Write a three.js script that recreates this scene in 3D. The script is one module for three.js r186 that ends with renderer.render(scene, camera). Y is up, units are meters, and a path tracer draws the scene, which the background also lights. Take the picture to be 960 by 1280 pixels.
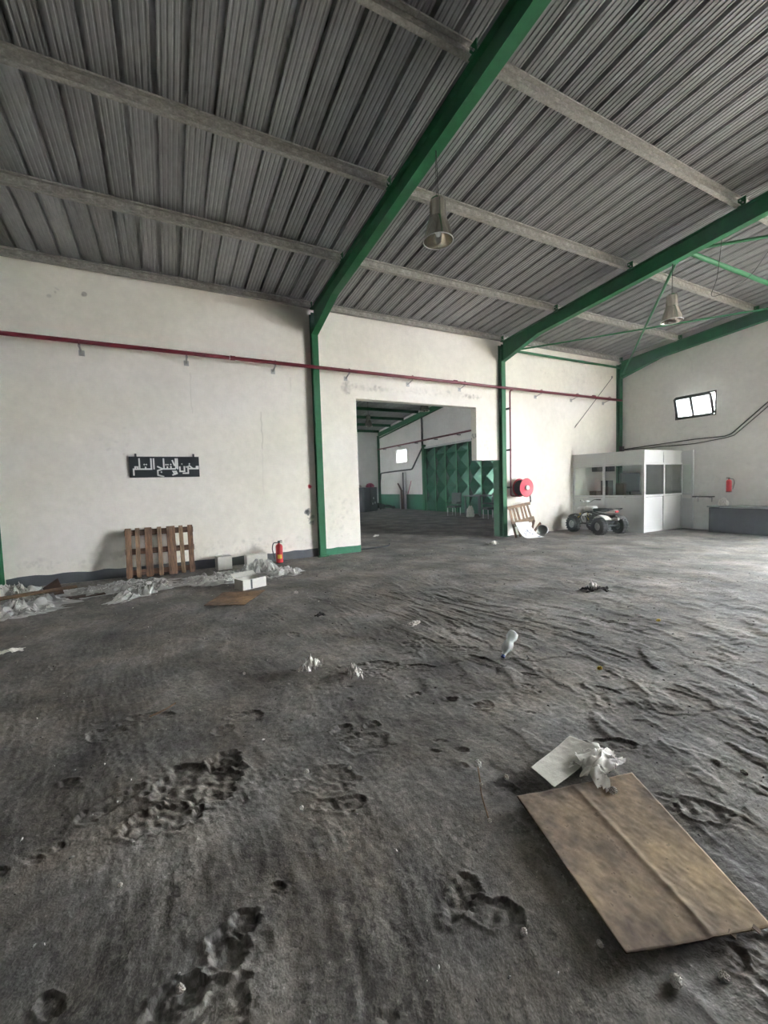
import * as THREE from 'three';
import { mergeGeometries } from 'three/addons/utils/BufferGeometryUtils.js';
import { RoundedBoxGeometry } from 'three/addons/geometries/RoundedBoxGeometry.js';
import { createNoise2D, createNoise3D } from 'simplex-noise';

// ---------------------------------------------------------------- camera, sky, sun, exposure
const scene = new THREE.Scene();
const camera = new THREE.PerspectiveCamera(2 * Math.atan(640 / 524.7) * 180 / Math.PI, 960 / 1280, 0.05, 300);
camera.position.set(0, 1.6, 0);
camera.up.set(0.05536, 0.99765, -0.04036);
camera.lookAt(0.45663, 1.6 - 0.06124, -0.88755);
const renderer = new THREE.WebGLRenderer({ antialias: true });
renderer.toneMapping = THREE.LinearToneMapping;
renderer.toneMappingExposure = 5.0;
renderer.shadowMap.enabled = true;
scene.fog = new THREE.FogExp2(new THREE.Color(0.88, 0.96, 1.0), 0.004);   // dust hanging in the hall
scene.background = new THREE.Color(0.94, 0.975, 1.02);
scene.backgroundIntensity = 14;
const sun = new THREE.DirectionalLight(new THREE.Color(1, 0.95, 0.86), 34);
sun.position.set(14.3 + 17, 24, -1 - 17);
sun.target.position.set(14.3, 0, -1);
sun.castShadow = true;
sun.shadow.mapSize.set(2048, 2048);
Object.assign(sun.shadow.camera, { left: -40, right: 40, top: 40, bottom: -40, near: 1, far: 120 });
scene.add(sun, sun.target);

// ---------------------------------------------------------------- helpers
const rng = (s) => () => { s = (s + 0x6d2b79f5) | 0; let t = Math.imul(s ^ (s >>> 15), 1 | s); t = (t + Math.imul(t ^ (t >>> 7), 61 | t)) ^ t; return ((t ^ (t >>> 14)) >>> 0) / 4294967296; };
const rand = rng(11);
const V = (x, y, z) => new THREE.Vector3(x, y, z);
const smooth = (a, b, x) => { const t = Math.min(1, Math.max(0, (x - a) / (b - a))); return t * t * (3 - 2 * t); };
const lerp = (a, b, t) => a + (b - a) * t;
const used = new Map();
function numbered(name) { const n = used.get(name) || 0; used.set(name, n + 1); return n ? name + '_' + String(n).padStart(3, '0') : name; }
function tag(o, label, category, group, kind) {
  o.userData.label = label; if (category) o.userData.category = category;
  if (group) o.userData.group = group; if (kind) o.userData.kind = kind;
  return o;
}
function thing(name, pos, label, category, group, turn = 0) {
  const g = new THREE.Group(); g.name = numbered(name); g.position.set(...pos); g.rotation.y = turn; scene.add(g);
  return tag(g, label, category, group);
}
function part(name, geo, mat, parent, label) {
  const m = new THREE.Mesh(Array.isArray(geo) ? join(geo) : geo, mat); m.name = parent ? name : numbered(name);
  (parent || scene).add(m); if (label) m.userData.label = label; return m;
}
function clean(g) {
  g = g.index ? g.toNonIndexed() : g;
  for (const k of Object.keys(g.attributes)) if (!['position', 'normal', 'uv'].includes(k)) g.deleteAttribute(k);
  if (!g.attributes.normal) g.computeVertexNormals();
  if (!g.attributes.uv) g.setAttribute('uv', new THREE.BufferAttribute(new Float32Array(g.attributes.position.count * 2), 2));
  g.clearGroups();
  return g;
}
const join = (list) => mergeGeometries(list.map(clean));
// texture coordinates in metres, from the side each face points to
function uvm(g, s = 1) {
  g = clean(g); const p = g.attributes.position, uv = g.attributes.uv, a = V(), b = V(), c = V(), n = V();
  for (let i = 0; i < p.count; i += 3) {
    a.fromBufferAttribute(p, i); b.fromBufferAttribute(p, i + 1); c.fromBufferAttribute(p, i + 2);
    n.crossVectors(b.clone().sub(a), c.clone().sub(a)); const x = Math.abs(n.x), y = Math.abs(n.y), z = Math.abs(n.z);
    [a, b, c].forEach((v, k) => { if (x >= y && x >= z) uv.setXY(i + k, v.z * s, v.y * s); else if (y >= z) uv.setXY(i + k, v.x * s, v.z * s); else uv.setXY(i + k, v.x * s, v.y * s); });
  }
  return g;
}
function put(g, x = 0, y = 0, z = 0, rx = 0, ry = 0, rz = 0) { if (rx) g.rotateX(rx); if (rz) g.rotateZ(rz); if (ry) g.rotateY(ry); return g.translate(x, y, z); }
const bx = (w, h, d, x = 0, y = 0, z = 0, rx = 0, ry = 0, rz = 0) => put(uvm(new THREE.BoxGeometry(w, h, d)), x, y, z, rx, ry, rz);
const rbx = (w, h, d, r, x = 0, y = 0, z = 0, rx = 0, ry = 0, rz = 0) => put(uvm(new RoundedBoxGeometry(w, h, d, 2, Math.min(r, w / 2.01, h / 2.01, d / 2.01))), x, y, z, rx, ry, rz);
const cyl = (r0, r1, h, x = 0, y = 0, z = 0, rx = 0, ry = 0, rz = 0, n = 16) => put(new THREE.CylinderGeometry(r0, r1, h, n), x, y, z, rx, ry, rz);
function rod(a, b, r, n = 8) {
  const d = V().subVectors(b, a), g = new THREE.CylinderGeometry(r, r, d.length(), n);
  g.applyQuaternion(new THREE.Quaternion().setFromUnitVectors(V(0, 1, 0), d.clone().normalize()));
  return g.translate((a.x + b.x) / 2, (a.y + b.y) / 2, (a.z + b.z) / 2);
}
const tube = (pts, r, seg = 40, n = 8, t = 0.5) => new THREE.TubeGeometry(new THREE.CatmullRomCurve3(pts, false, 'catmullrom', t), seg, r, n, false);
function barBetween(a, b, w, h) {
  const d = V().subVectors(b, a), g = uvm(new THREE.BoxGeometry(d.length(), h, w));
  const x = d.clone().normalize(), z = V().crossVectors(x, V(0, 1, 0)).normalize(), y = V().crossVectors(z, x);
  g.applyMatrix4(new THREE.Matrix4().makeBasis(x, y, z)); return g.translate((a.x + b.x) / 2, (a.y + b.y) / 2, (a.z + b.z) / 2);
}
const n2 = createNoise2D(rng(3)), n2b = createNoise2D(rng(29)), n3 = createNoise3D(rng(5));
const fbm = (x, y, o = 4, f = n2) => { let s = 0, a = 0.5; for (let i = 0; i < o; i++) { s += a * f(x, y); x = x * 2.03 + 7.1; y = y * 2.03 - 3.7; a *= 0.5; } return s; };

// periodic noise fields for textures
function field(size, period, oct, seed, ridged = false, sx = 1, sy = 1) {
  const out = new Float32Array(size * size); let amp = 1, tot = 0;
  for (let o = 0; o < oct; o++) {
    const px = Math.round(period * sx) * 2 ** o, py = Math.round(period * sy) * 2 ** o, r = rng(seed + o * 101), lat = new Float32Array(px * py).map(() => r());
    for (let j = 0; j < size; j++) {
      const fy = (j / size) * py, y0 = Math.floor(fy), ty = fy - y0, wy = ty * ty * (3 - 2 * ty), r0 = (y0 % py) * px, r1 = ((y0 + 1) % py) * px;
      for (let i = 0; i < size; i++) {
        const fx = (i / size) * px, x0 = Math.floor(fx), tx = fx - x0, wx = tx * tx * (3 - 2 * tx), a = x0 % px, b = (x0 + 1) % px;
        let v = lerp(lerp(lat[r0 + a], lat[r0 + b], wx), lerp(lat[r1 + a], lat[r1 + b], wx), wy);
        if (ridged) v = 1 - Math.abs(2 * v - 1);
        out[j * size + i] += v * amp;
      }
    }
    tot += amp; amp *= 0.55;
  }
  return out.map((v) => v / tot);
}
function dataTex(size, fn, srgb, rep) {
  const d = new Uint8Array(size * size * 4);
  for (let i = 0; i < size * size; i++) { const c = fn(i); d[i * 4] = c[0]; d[i * 4 + 1] = c[1]; d[i * 4 + 2] = c[2]; d[i * 4 + 3] = 255; }
  const t = new THREE.DataTexture(d, size, size); t.wrapS = t.wrapT = THREE.RepeatWrapping; t.magFilter = THREE.LinearFilter; t.minFilter = THREE.LinearMipmapLinearFilter; t.generateMipmaps = true;
  if (srgb) t.colorSpace = THREE.SRGBColorSpace; if (rep) t.repeat.set(...[].concat(rep, rep).slice(0, 2)); t.needsUpdate = true; return t;
}
const cl = (v) => Math.max(0, Math.min(255, v));
const grey = (v) => { v = cl(v); return [v, v, v]; };
const again = (t, rx, ry = rx) => { const c = t.clone(); c.repeat.set(rx, ry); c.needsUpdate = true; return c; };

// ---------------------------------------------------------------- textures
const fA = field(512, 4, 6, 1), fB = field(512, 8, 6, 2), fC = field(512, 32, 4, 3), fD = field(512, 5, 5, 4, true);
const noiseBump = dataTex(512, (i) => grey(255 * (0.5 * fB[i] + 0.5 * fC[i])), false);
// floor: caked dust and worn concrete
const FS = 2048, gf = field(FS, 520, 2, 26), ga = field(FS, 5, 7, 21), gb = field(FS, 40, 5, 22), gc = field(FS, 6, 6, 23, true, 5, 1), gd = field(FS, 9, 5, 24), ge = field(FS, 150, 3, 25);
const floorMap = dataTex(FS, (i) => {
  const t = 0.72 + 0.62 * (ga[i] - 0.5) + 0.3 * (gb[i] - 0.5) + 0.22 * (gc[i] - 0.6) + 0.25 * (ge[i] - 0.5) + 0.22 * (gf[i] - 0.5), w = (gd[i] - 0.5) * 1.4;
  const pit = gb[i] > 0.68 ? 0.8 : 1, spk = ge[i] > 0.84 ? 1.22 : 1;
  return [cl(176 * t * pit * spk * (1 + 0.05 * w)), cl(170 * t * pit * spk), cl(161 * t * pit * spk * (1 - 0.07 * w))];
}, true, 1 / 2.6);
const floorBump = dataTex(FS, (i) => grey(255 * (0.3 * gc[i] + 0.24 * gb[i] + 0.16 * ga[i] + 0.22 * ge[i] + 0.16 * gf[i] - 0.06)), false, 1 / 2.6);
// plaster
const plasterMap = dataTex(512, (i) => { const v = 232 + 16 * (fA[i] - 0.5) + 12 * (fC[i] - 0.5) - (fD[i] > 0.86 ? 6 : 0); return [v, v - 2, v - 6].map(cl); }, true, 0.4);
const plasterBump = dataTex(512, (i) => grey(255 * (0.6 * fA[i] + 0.4 * fC[i])), false, 0.5);
// galvanised steel
const galvMap = dataTex(512, (i) => { const v = 168 + 66 * (fB[i] - 0.5) + 50 * (fC[i] - 0.5) + (fD[i] > 0.78 ? 16 : 0); return [v + 2, v, v - 5].map(cl); }, true, 1.6);
const sheetMap = dataTex(512, (i) => { const v = 196 + 30 * (fA[i] - 0.5) + 30 * (fC[i] - 0.5); return [v, v, v].map(cl); }, true, [1.2, 0.35]);
// paint with dust
const paintMap = dataTex(512, (i) => { const v = 226 + 46 * (fB[i] - 0.5) + 22 * (fC[i] - 0.5); return [v, v, v].map(cl); }, true, 1.2);
// wood: grain along u
const wA = field(512, 4, 6, 41, false, 1, 14), wB = field(512, 6, 4, 42);
const woodMap = dataTex(512, (i) => { const v = 0.8 + 0.75 * (wA[i] - 0.5) + 0.35 * (wB[i] - 0.5); return [168 * v, 138 * v, 110 * v].map(cl); }, true, 1.5);
const woodBump = dataTex(512, (i) => grey(255 * wA[i]), false, 1.5);
// cardboard
const cA = field(1024, 3, 7, 51), cB = field(1024, 30, 5, 52), cC = field(1024, 5, 5, 53, true);
const cardMap = dataTex(1024, (i) => { const v = 0.86 + 0.85 * (cA[i] - 0.5) + 0.3 * (cB[i] - 0.5) + 0.16 * (cC[i] - 0.6), sp = cB[i] > 0.77 ? 0.78 : 1; return [172 * v * sp, 150 * v * sp, 122 * v * sp * (1 - 0.25 * (cA[i] - 0.5))].map(cl); }, true, 1.25);
const cardBump = dataTex(1024, (i) => grey(255 * (0.5 * cC[i] + 0.3 * cA[i] + 0.2 * cB[i])), false, 1.25);

// ---------------------------------------------------------------- materials
const M = (o) => new THREE.MeshStandardMaterial(o), P = (o) => new THREE.MeshPhysicalMaterial(o);
const L = (r, g, b) => new THREE.Color().setRGB(r, g, b);
const mat = {
  floor: M({ map: floorMap, bumpMap: floorBump, bumpScale: 0.007, roughness: 0.9, vertexColors: true }),
  ground: M({ color: L(0.42, 0.4, 0.37), map: again(noiseBump, 0.3), roughness: 0.95 }),
  plaster: M({ map: plasterMap, bumpMap: plasterBump, bumpScale: 0.004, roughness: 0.85 }),
  block: M({ color: L(0.2, 0.195, 0.18), map: plasterMap, bumpMap: plasterBump, bumpScale: 0.006, roughness: 0.95 }),
  green: M({ color: L(0.006, 0.16, 0.05), map: paintMap, roughness: 0.6 }),
  greenDado: M({ color: L(0.015, 0.2, 0.09), map: paintMap, roughness: 0.5 }),
  greyBand: M({ color: L(0.1, 0.11, 0.12), map: paintMap, roughness: 0.6 }),
  sheet: [0.5, 0.54, 0.58].map((v) => M({ color: L(v, v, v), map: sheetMap, metalness: 0.35, roughness: 0.45 })),
  galv: M({ color: L(0.78, 0.77, 0.74), map: galvMap, metalness: 0.25, roughness: 0.55, bumpMap: noiseBump, bumpScale: 0.002 }),
  red: M({ color: L(0.2, 0.014, 0.03), map: paintMap, roughness: 0.4 }),
  extRed: M({ color: L(0.5, 0.012, 0.018), roughness: 0.3 }),
  reelRed: M({ color: L(0.55, 0.02, 0.05), roughness: 0.35 }),
  black: M({ color: L(0.012, 0.012, 0.013), roughness: 0.6 }),
  rubber: M({ color: L(0.022, 0.022, 0.023), roughness: 0.85, bumpMap: again(noiseBump, 6), bumpScale: 0.004 }),
  darkGrey: M({ color: L(0.045, 0.05, 0.052), map: paintMap, roughness: 0.65 }),
  steel: M({ color: L(0.45, 0.45, 0.44), metalness: 0.7, roughness: 0.4 }),
  alu: M({ color: L(0.66, 0.62, 0.54), metalness: 1, roughness: 0.17 }),
  aluIn: P({ color: L(0.72, 0.72, 0.7), metalness: 0.9, roughness: 0.2 }),
  white: M({ color: L(0.78, 0.79, 0.78), map: paintMap, roughness: 0.5 }),
  whitePanel: M({ color: L(0.66, 0.67, 0.66), roughness: 0.42 }),
  paper: M({ color: L(0.78, 0.76, 0.7), map: again(plasterMap, 3), roughness: 0.9, side: THREE.DoubleSide, bumpMap: again(noiseBump, 4), bumpScale: 0.002 }),
  tissue: P({ color: L(0.88, 0.85, 0.79), roughness: 0.95, transmission: 0.2, thickness: 0, side: THREE.DoubleSide }),
  whiteCarton: M({ color: L(0.75, 0.74, 0.7), map: again(plasterMap, 2), roughness: 0.85 }),
  film: P({ color: L(0.9, 0.9, 0.87), roughness: 0.3, transmission: 0.62, thickness: 0, ior: 1.45, side: THREE.DoubleSide }),
  glass: P({ color: L(0.93, 0.96, 0.95), roughness: 0.03, transmission: 1, thickness: 0, ior: 1.5, side: THREE.DoubleSide }),
  frosted: P({ color: L(0.42, 0.45, 0.45), roughness: 0.96, transmission: 0.92, thickness: 0, side: THREE.DoubleSide }),
  bottle: P({ color: L(0.92, 0.95, 0.95), roughness: 0.15, transmission: 0.4, thickness: 0, ior: 1.45, side: THREE.DoubleSide }),
  wood: M({ map: woodMap, bumpMap: woodBump, bumpScale: 0.003, roughness: 0.85 }),
  woodRed: M({ color: L(0.72, 0.62, 0.58), map: woodMap, bumpMap: woodBump, bumpScale: 0.003, roughness: 0.85 }),
  woodDark: M({ color: L(0.42, 0.34, 0.31), map: woodMap, bumpMap: woodBump, bumpScale: 0.003, roughness: 0.9 }),
  card: M({ map: cardMap, bumpMap: cardBump, bumpScale: 0.0012, roughness: 0.92, side: THREE.DoubleSide }),
  cardBrown: M({ color: L(0.9, 0.72, 0.58), map: cardMap, roughness: 0.92, side: THREE.DoubleSide }),
  cardDark: M({ color: L(0.28, 0.2, 0.17), map: cardMap, roughness: 0.92, side: THREE.DoubleSide }),
  stone: M({ color: L(0.62, 0.6, 0.55), map: plasterMap, roughness: 0.95 }),
  rag: M({ color: L(0.1, 0.095, 0.09), map: noiseBump, roughness: 0.95, side: THREE.DoubleSide }),
  yellow: M({ color: L(0.7, 0.5, 0.06), roughness: 0.6 }),
  blue: M({ color: L(0.02, 0.06, 0.25), roughness: 0.4 }),
  pink: M({ color: L(0.55, 0.12, 0.2), roughness: 0.8 }),
  screen: M({ color: L(0.03, 0.038, 0.036), roughness: 0.6 }),
};

// ---------------------------------------------------------------- dimensions (metres)
const ZW = -9.45, XR = 14.3, XL = -8.2, ZF = 13.4, RIDGE = 2.0, S = 0.077;
const FX = [-2.66, 3.17, 8.8, 14.19];
const roofY = (z) => 5.8 + S * ((z <= RIDGE ? z : 2 * RIDGE - z) + 9.35);
const farRoofY = (z) => 5.8 + 0.09 * (z < -19.2 ? z + 28.9 : -9.5 - z);

// ---------------------------------------------------------------- floor: a height field of caked dust with broken patches
const holes = [  // x, z, half length, half width, turn, depth
  [0.06, -2.48, 0.24, 0.17, 0.5, 0.03], [-0.12, -2.27, 0.17, 0.1, 0.2, 0.026], [0.22, -2.6, 0.1, 0.09, 0, 0.04], [-0.36, -2.52, 0.16, 0.05, -0.5, 0.016],
  [0.29, -2.5, 0.05, 0.03, 0.7, 0.03], [-0.45, -3.3, 0.13, 0.08, 0.2, 0.02], [-0.2, -3.4, 0.16, 0.05, 0.3, 0.016], [0.1, -1.5, 0.085, 0.06, 1.1, 0.03], [0.17, -1.56, 0.055, 0.05, 0, 0.035],
  [-0.42, -1.6, 0.05, 0.03, 1, 0.02], [-0.06, -1.43, 0.09, 0.05, 0.2, 0.022], [-0.02, -1.36, 0.16, 0.1, 0.2, 0.016], [0.93, -1.26, 0.12, 0.05, -0.4, 0.022], [1.0, -1.15, 0.11, 0.055, 0.75, 0.024],
  [0.72, -1.92, 0.1, 0.06, 0.2, 0.018], [0.63, -1.97, 0.06, 0.04, 0.6, 0.016], [0.95, -2.55, 0.07, 0.055, 0, 0.028], [1.14, -2.5, 0.05, 0.045, 0, 0.026], [1.02, -2.35, 0.16, 0.1, 0.4, 0.014],
  [0.7, -2.15, 0.17, 0.12, 0.5, 0.012], [0.32, -1.64, 0.03, 0.02, 1, 0.024], [1.95, -2.3, 0.08, 0.06, 0.3, 0.014], [1.8, -2.5, 0.05, 0.03, 0.3, 0.018], [2.3, -1.58, 0.16, 0.06, 0.5, 0.022],
  [2.2, -1.03, 0.12, 0.07, 0.6, 0.02], [1.6, -2.7, 0.05, 0.03, 0, 0.02], [1.55, -3.3, 0.22, 0.12, 0.2, 0.018], [1.9, -3.1, 0.12, 0.06, 0.5, 0.018], [0.42, -3.05, 0.14, 0.06, 0.4, 0.016],
  [0.25, -2.95, 0.07, 0.05, 0, 0.02], [1.75, -0.52, 0.2, 0.12, 0.3, 0.018], [1.35, -2.05, 0.035, 0.02, 0.6, 0.018], [1.5, -1.98, 0.035, 0.025, 0.6, 0.018], [-0.75, -2.3, 0.06, 0.03, 0.2, 0.02],
  [2.9, -2.0, 0.1, 0.03, 1.3, 0.016], [3.3, -1.7, 0.12, 0.035, 1.2, 0.014], [2.6, -2.5, 0.09, 0.03, 1.0, 0.014], [3.5, -2.4, 0.16, 0.05, 1.4, 0.012], [2.2, -3.6, 0.16, 0.1, 0.3, 0.016], [2.5, -3.2, 0.14, 0.06, 0.6, 0.014],
];
for (let k = 0; k < 70; k++) holes.push([lerp(-1.5, 5.5, rand()), lerp(-5.2, -0.6, rand()), 0.02 + 0.05 * rand() ** 2, 0.015 + 0.03 * rand() ** 2, rand() * 3, 0.008 + 0.012 * rand()]);
for (let k = 0; k < 40; k++) holes.push([lerp(1, 8, rand()), lerp(-7, -2.6, rand()), 0.05 + 0.16 * rand(), 0.03 + 0.05 * rand(), 1.2 + rand() * 0.7, 0.008 + 0.01 * rand()]);
const bins = new Map();
for (const hle of holes) {
  const r = Math.max(hle[2], hle[3]) * 1.8;
  for (let i = Math.floor((hle[0] - r) * 2); i <= Math.floor((hle[0] + r) * 2); i++) for (let j = Math.floor((hle[1] - r) * 2); j <= Math.floor((hle[1] + r) * 2); j++) { const k = i + ',' + j; if (!bins.has(k)) bins.set(k, []); bins.get(k).push(hle); }
}
function floorAt(x, z) {
  const near = 1 - 0.6 * smooth(-4.5, -7, z) * 1, amp = z > -4.5 ? 1 : near;
  const a = 0.1 + 0.16 * n2(x * 0.2 + 3, z * 0.2), u = x * Math.cos(a) + z * Math.sin(a), v = -x * Math.sin(a) + z * Math.cos(a);
  const ruts = smooth(-0.3, 0.5, n2b(x * 0.35, z * 0.3)) * 0.75 + 0.35 + 0.5 * smooth(1.5, 3.5, x);
  let y = 0.005 * n2(x * 0.8, z * 0.8) + 0.003 * fbm(x * 3.2, z * 3.2, 3) + ruts * (0.0019 * fbm(u * 8, v * 1.3, 3, n2b) + 0.0019 * fbm(u * 24, v * 3.1, 3) + 0.0009 * fbm(u * 75, v * 9, 2, n2b));
  y += 0.0014 * fbm(x * 17, z * 17, 3, n2b);
  const c1 = fbm(x * 1.3 + 9, z * 1.9, 4), c2 = fbm(u * 3.1 - 5, v * 1.2 + 2, 4, n2b);
  const crust = 0.3 + 0.7 * smooth(1.2, 2.8, x + 0.4 * n2(x, z)); y += crust * (0.005 * smooth(0.1, 0.125, c1) + 0.0045 * smooth(0.12, 0.145, c2) * ruts + 0.005 * smooth(0.3, 0.32, c2));
  let worn = 0;
  const list = bins.get(Math.floor(x * 2) + ',' + Math.floor(z * 2));
  if (list) for (const [hx, hz, l, w, t, d] of list) {
    const dx = x - hx, dz = z - hz, p = (dx * Math.cos(t) + dz * Math.sin(t)) / l, q = (-dx * Math.sin(t) + dz * Math.cos(t)) / w;
    const e = Math.hypot(p, q) + 0.45 * fbm(x * 8 + hx * 5, z * 8, 3) + 0.1 * n2b(x * 30, z * 30), m = 1 - smooth(0.9, 1.0, e);
    if (m > 0) { y -= m * d * (0.4 + 0.25 * n2b(x * 14, z * 14)) - m * 0.0045 * fbm(x * 48, z * 48, 2); worn = Math.max(worn, m); }
    y += 0.006 * smooth(1.3, 1.05, e) * smooth(0.9, 1.02, e) * Math.min(1, d / 0.02);
  }
  return [(y - 0.006) * amp, worn];
}
const floorY = (x, z) => floorAt(x, z)[0];
{
  const axis = (marks) => { const out = []; for (let k = 0; k + 1 < marks.length; k++) { const [a, sa] = marks[k], [b, sb] = marks[k + 1]; let p = a; while (p < b - 1e-6) { out.push(p); p += lerp(sa, sb, (p - a) / (b - a)); } } out.push(marks.at(-1)[0]); return out; };
  const xs = axis([[XL, 0.5], [-3, 0.12], [-1.2, 0.011], [3.4, 0.011], [6, 0.035], [15.0, 0.14]]), zs = axis([[-28.9, 0.8], [-10, 0.2], [-8, 0.06], [-4.4, 0.022], [-3.4, 0.0105], [-0.4, 0.0105], [0.4, 0.1], [ZF, 1]]);
  const nx = xs.length, nz = zs.length, pos = new Float32Array(nx * nz * 3), col = new Float32Array(nx * nz * 3), uv = new Float32Array(nx * nz * 2), idx = [];
  for (let j = 0, k = 0; j < nz; j++) for (let i = 0; i < nx; i++, k++) {
    const x = xs[i], z = zs[j], [y, w] = floorAt(x, z); pos.set([x, y, z], k * 3); uv.set([x + 0.15 * n2(z * 0.5, 3), z + 0.15 * n2(x * 0.5, 9)], k * 2);
    const t = 0.8 + 0.12 * fbm(x * 0.5, z * 0.5, 3) + 0.16 * fbm(x * 1.6, z * 1.2, 4, n2b) + 0.1 * fbm(x * 6, z * 6, 3), wm = 0.02 * n2(x * 0.7 + 20, z * 0.7);
    const s = t * (1 + 0.1 * w) * (1 + 0.3 * w * n2b(x * 26, z * 26)); col.set([s * (1 + wm), s, s * (1 - wm)], k * 3);
    if (i && j) idx.push(k - nx - 1, k - 1, k, k - nx - 1, k, k - nx);
  }
  const g = new THREE.BufferGeometry(); g.setAttribute('position', new THREE.BufferAttribute(pos, 3)); g.setAttribute('color', new THREE.BufferAttribute(col, 3)); g.setAttribute('uv', new THREE.BufferAttribute(uv, 2)); g.setIndex(idx); g.computeVertexNormals();
  tag(part('floor', g, mat.floor), 'grey concrete floor caked with dust and broken patches', null, null, 'structure');
  const slab = part('ground', bx(40, 0.2, 50, XR + 20.2, -0.115, 0), mat.ground); tag(slab, 'pale concrete yard outside the side door', null, null, 'structure');
  const slab2 = part('ground', bx(20, 0.2, 60, XL - 10.2, -0.115, -14), mat.ground); tag(slab2, 'pale concrete yard behind the far hall', null, null, 'structure');
}

// ---------------------------------------------------------------- walls
function wallCanvas(w, h, draw) {
  const c = document.createElement('canvas'); c.width = w; c.height = h; const x = c.getContext('2d'); draw(x, c);
  const t = new THREE.CanvasTexture(c); t.colorSpace = THREE.SRGBColorSpace; t.magFilter = THREE.LinearFilter; return t;
}
const WX = 22.7, WH = 6.2, ppm = 90;
const mainWallMap = wallCanvas(2043, 558, (c, cv) => {
  const img = c.createImageData(2043, 558), d = img.data;
  for (let j = 0, k = 0; j < 558; j++) for (let i = 0; i < 2043; i++, k += 4) {
    const X = i / ppm, Y = j / ppm, v = 231 + 7 * fbm(X * 0.7, Y * 0.7, 4) + 6 * fbm(X * 4, Y * 4, 3, n2b) + 4 * fbm(X * 16, Y * 16, 2), w = 3 + 4 * n2(X * 0.25, Y * 0.5);
    d[k] = v + 3; d[k + 1] = v - 2; d[k + 2] = v - 9 - w; d[k + 3] = 255;
  }
  c.putImageData(img, 0, 0);
  const px = (x) => (x + 8.2) * ppm, py = (y) => 558 - y * ppm, r = rng(77);
  c.lineCap = 'round';
  const crack = (x, y0, y1, a) => { c.strokeStyle = `rgba(120,112,100,${a})`; c.lineWidth = 1.2; c.beginPath(); c.moveTo(px(x), py(y0)); for (let t = 0.1; t <= 1; t += 0.1) c.lineTo(px(x + (r() - 0.5) * 0.03), py(lerp(y0, y1, t))); c.stroke(); };
  crack(1.92, 3.3, 2.5, 0.3); crack(1.9, 2.4, 1.5, 0.12); crack(0.55, 4.0, 3.2, 0.15); crack(2.6, 4.1, 3.8, 0.16); crack(10.5, 4.1, 1.9, 0.08); crack(6.0, 5.3, 4.4, 0.06);
  const blot = (x, y, rx, ry, n, a, rgb = '105,98,90') => { for (let k = 0; k < n; k++) { const q = r() * 6.28, m = Math.sqrt(r()); c.fillStyle = `rgba(${rgb},${a * r()})`; c.beginPath(); c.ellipse(px(x + rx * m * Math.cos(q)), py(y + ry * m * Math.sin(q)), 1 + 4 * r(), 1 + 3 * r(), r() * 3, 0, 7); c.fill(); } };
  blot(3.95, 3.98, 0.12, 0.16, 90, 0.1); blot(4.6, 4.02, 0.6, 0.07, 120, 0.08); blot(6.4, 4.05, 1.4, 0.08, 120, 0.06); blot(7.8, 4.03, 0.3, 0.06, 80, 0.1);
  blot(2.88, 1.06, 0.05, 0.06, 30, 0.5, '50,50,50'); blot(2.95, 1.65, 0.015, 0.015, 8, 0.9, '190,20,40'); blot(2.95, 0.9, 0.06, 0.12, 14, 0.3, '80,80,80');
  blot(3.7, 0.9, 0.35, 0.5, 90, 0.07); blot(-1.3, 5.2, 0.5, 0.1, 8, 0.4); blot(0.5, 0.4, 3, 0.18, 260, 0.08); blot(-0.8, 2.6, 0.3, 0.3, 20, 0.1); blot(10.5, 1.2, 1.2, 0.9, 160, 0.05); blot(8.3, 2.6, 0.3, 0.3, 60, 0.06); blot(12, 5.0, 1.6, 0.3, 120, 0.06);
});
mainWallMap.repeat.set(1 / WX, 1 / WH); mainWallMap.offset.set(8.2 / WX, 0);
const mainPlaster = M({ map: mainWallMap, bumpMap: plasterBump, bumpScale: 0.005, roughness: 0.85 });
function slabShape(outer, holesOf, depth) {
  const s = new THREE.Shape(outer.map((p) => new THREE.Vector2(...p)));
  for (const q of holesOf) s.holes.push(new THREE.Path(q.map((p) => new THREE.Vector2(...p))));
  return new THREE.ExtrudeGeometry(s, { depth, bevelEnabled: false });
}
// the long wall: a doorway with a low lintel step beside the second column
const wallBack = part('wall_back', slabShape([[XL, -0.1], [4.19, -0.1], [4.19, 3.74], [7.88, 3.74], [7.88, 2.26], [8.72, 2.26], [8.72, -0.1], [XR + 0.2, -0.1], [XR + 0.2, 5.82], [XL, 5.82]], [], 0.22).translate(0, 0, ZW - 0.22), mainPlaster);
tag(wallBack, 'long white plastered wall with a wide opening', null, null, 'structure');
// side wall: gable with the hopper window and the big side door beyond the frame's edge
const doorZ = [-2.1, 2.5], doorH = 5.1, win = { z0: -7.6, z1: -6.53, y0: 3.4, y1: 4.07 };
function side(outer, holesOf, X, t) { return slabShape(outer, holesOf, t).rotateY(-Math.PI / 2).translate(X + t, 0, 0); }
tag(part('wall_right', side([[ZW - 0.2, -0.1], [doorZ[0], -0.1], [doorZ[0], doorH], [doorZ[1], doorH], [doorZ[1], -0.1], [ZF + 0.2, -0.1], [ZF + 0.2, 5.9], [RIDGE, 6.75], [ZW - 0.2, 5.85]],
  [[[win.z0, win.y0], [win.z1, win.y0], [win.z1, win.y1], [win.z0, win.y1]]], XR, 0.25), mat.plaster), 'white gable wall with a small tilted window', null, null, 'structure');
tag(part('wall_left', side([[ZW - 0.2, -0.1], [ZF + 0.2, -0.1], [ZF + 0.2, 5.9], [RIDGE, 6.75], [ZW - 0.2, 5.85]], [], XL - 0.25, 0.25), mat.block), 'bare grey gable wall outside the picture', null, null, 'structure');
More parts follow.
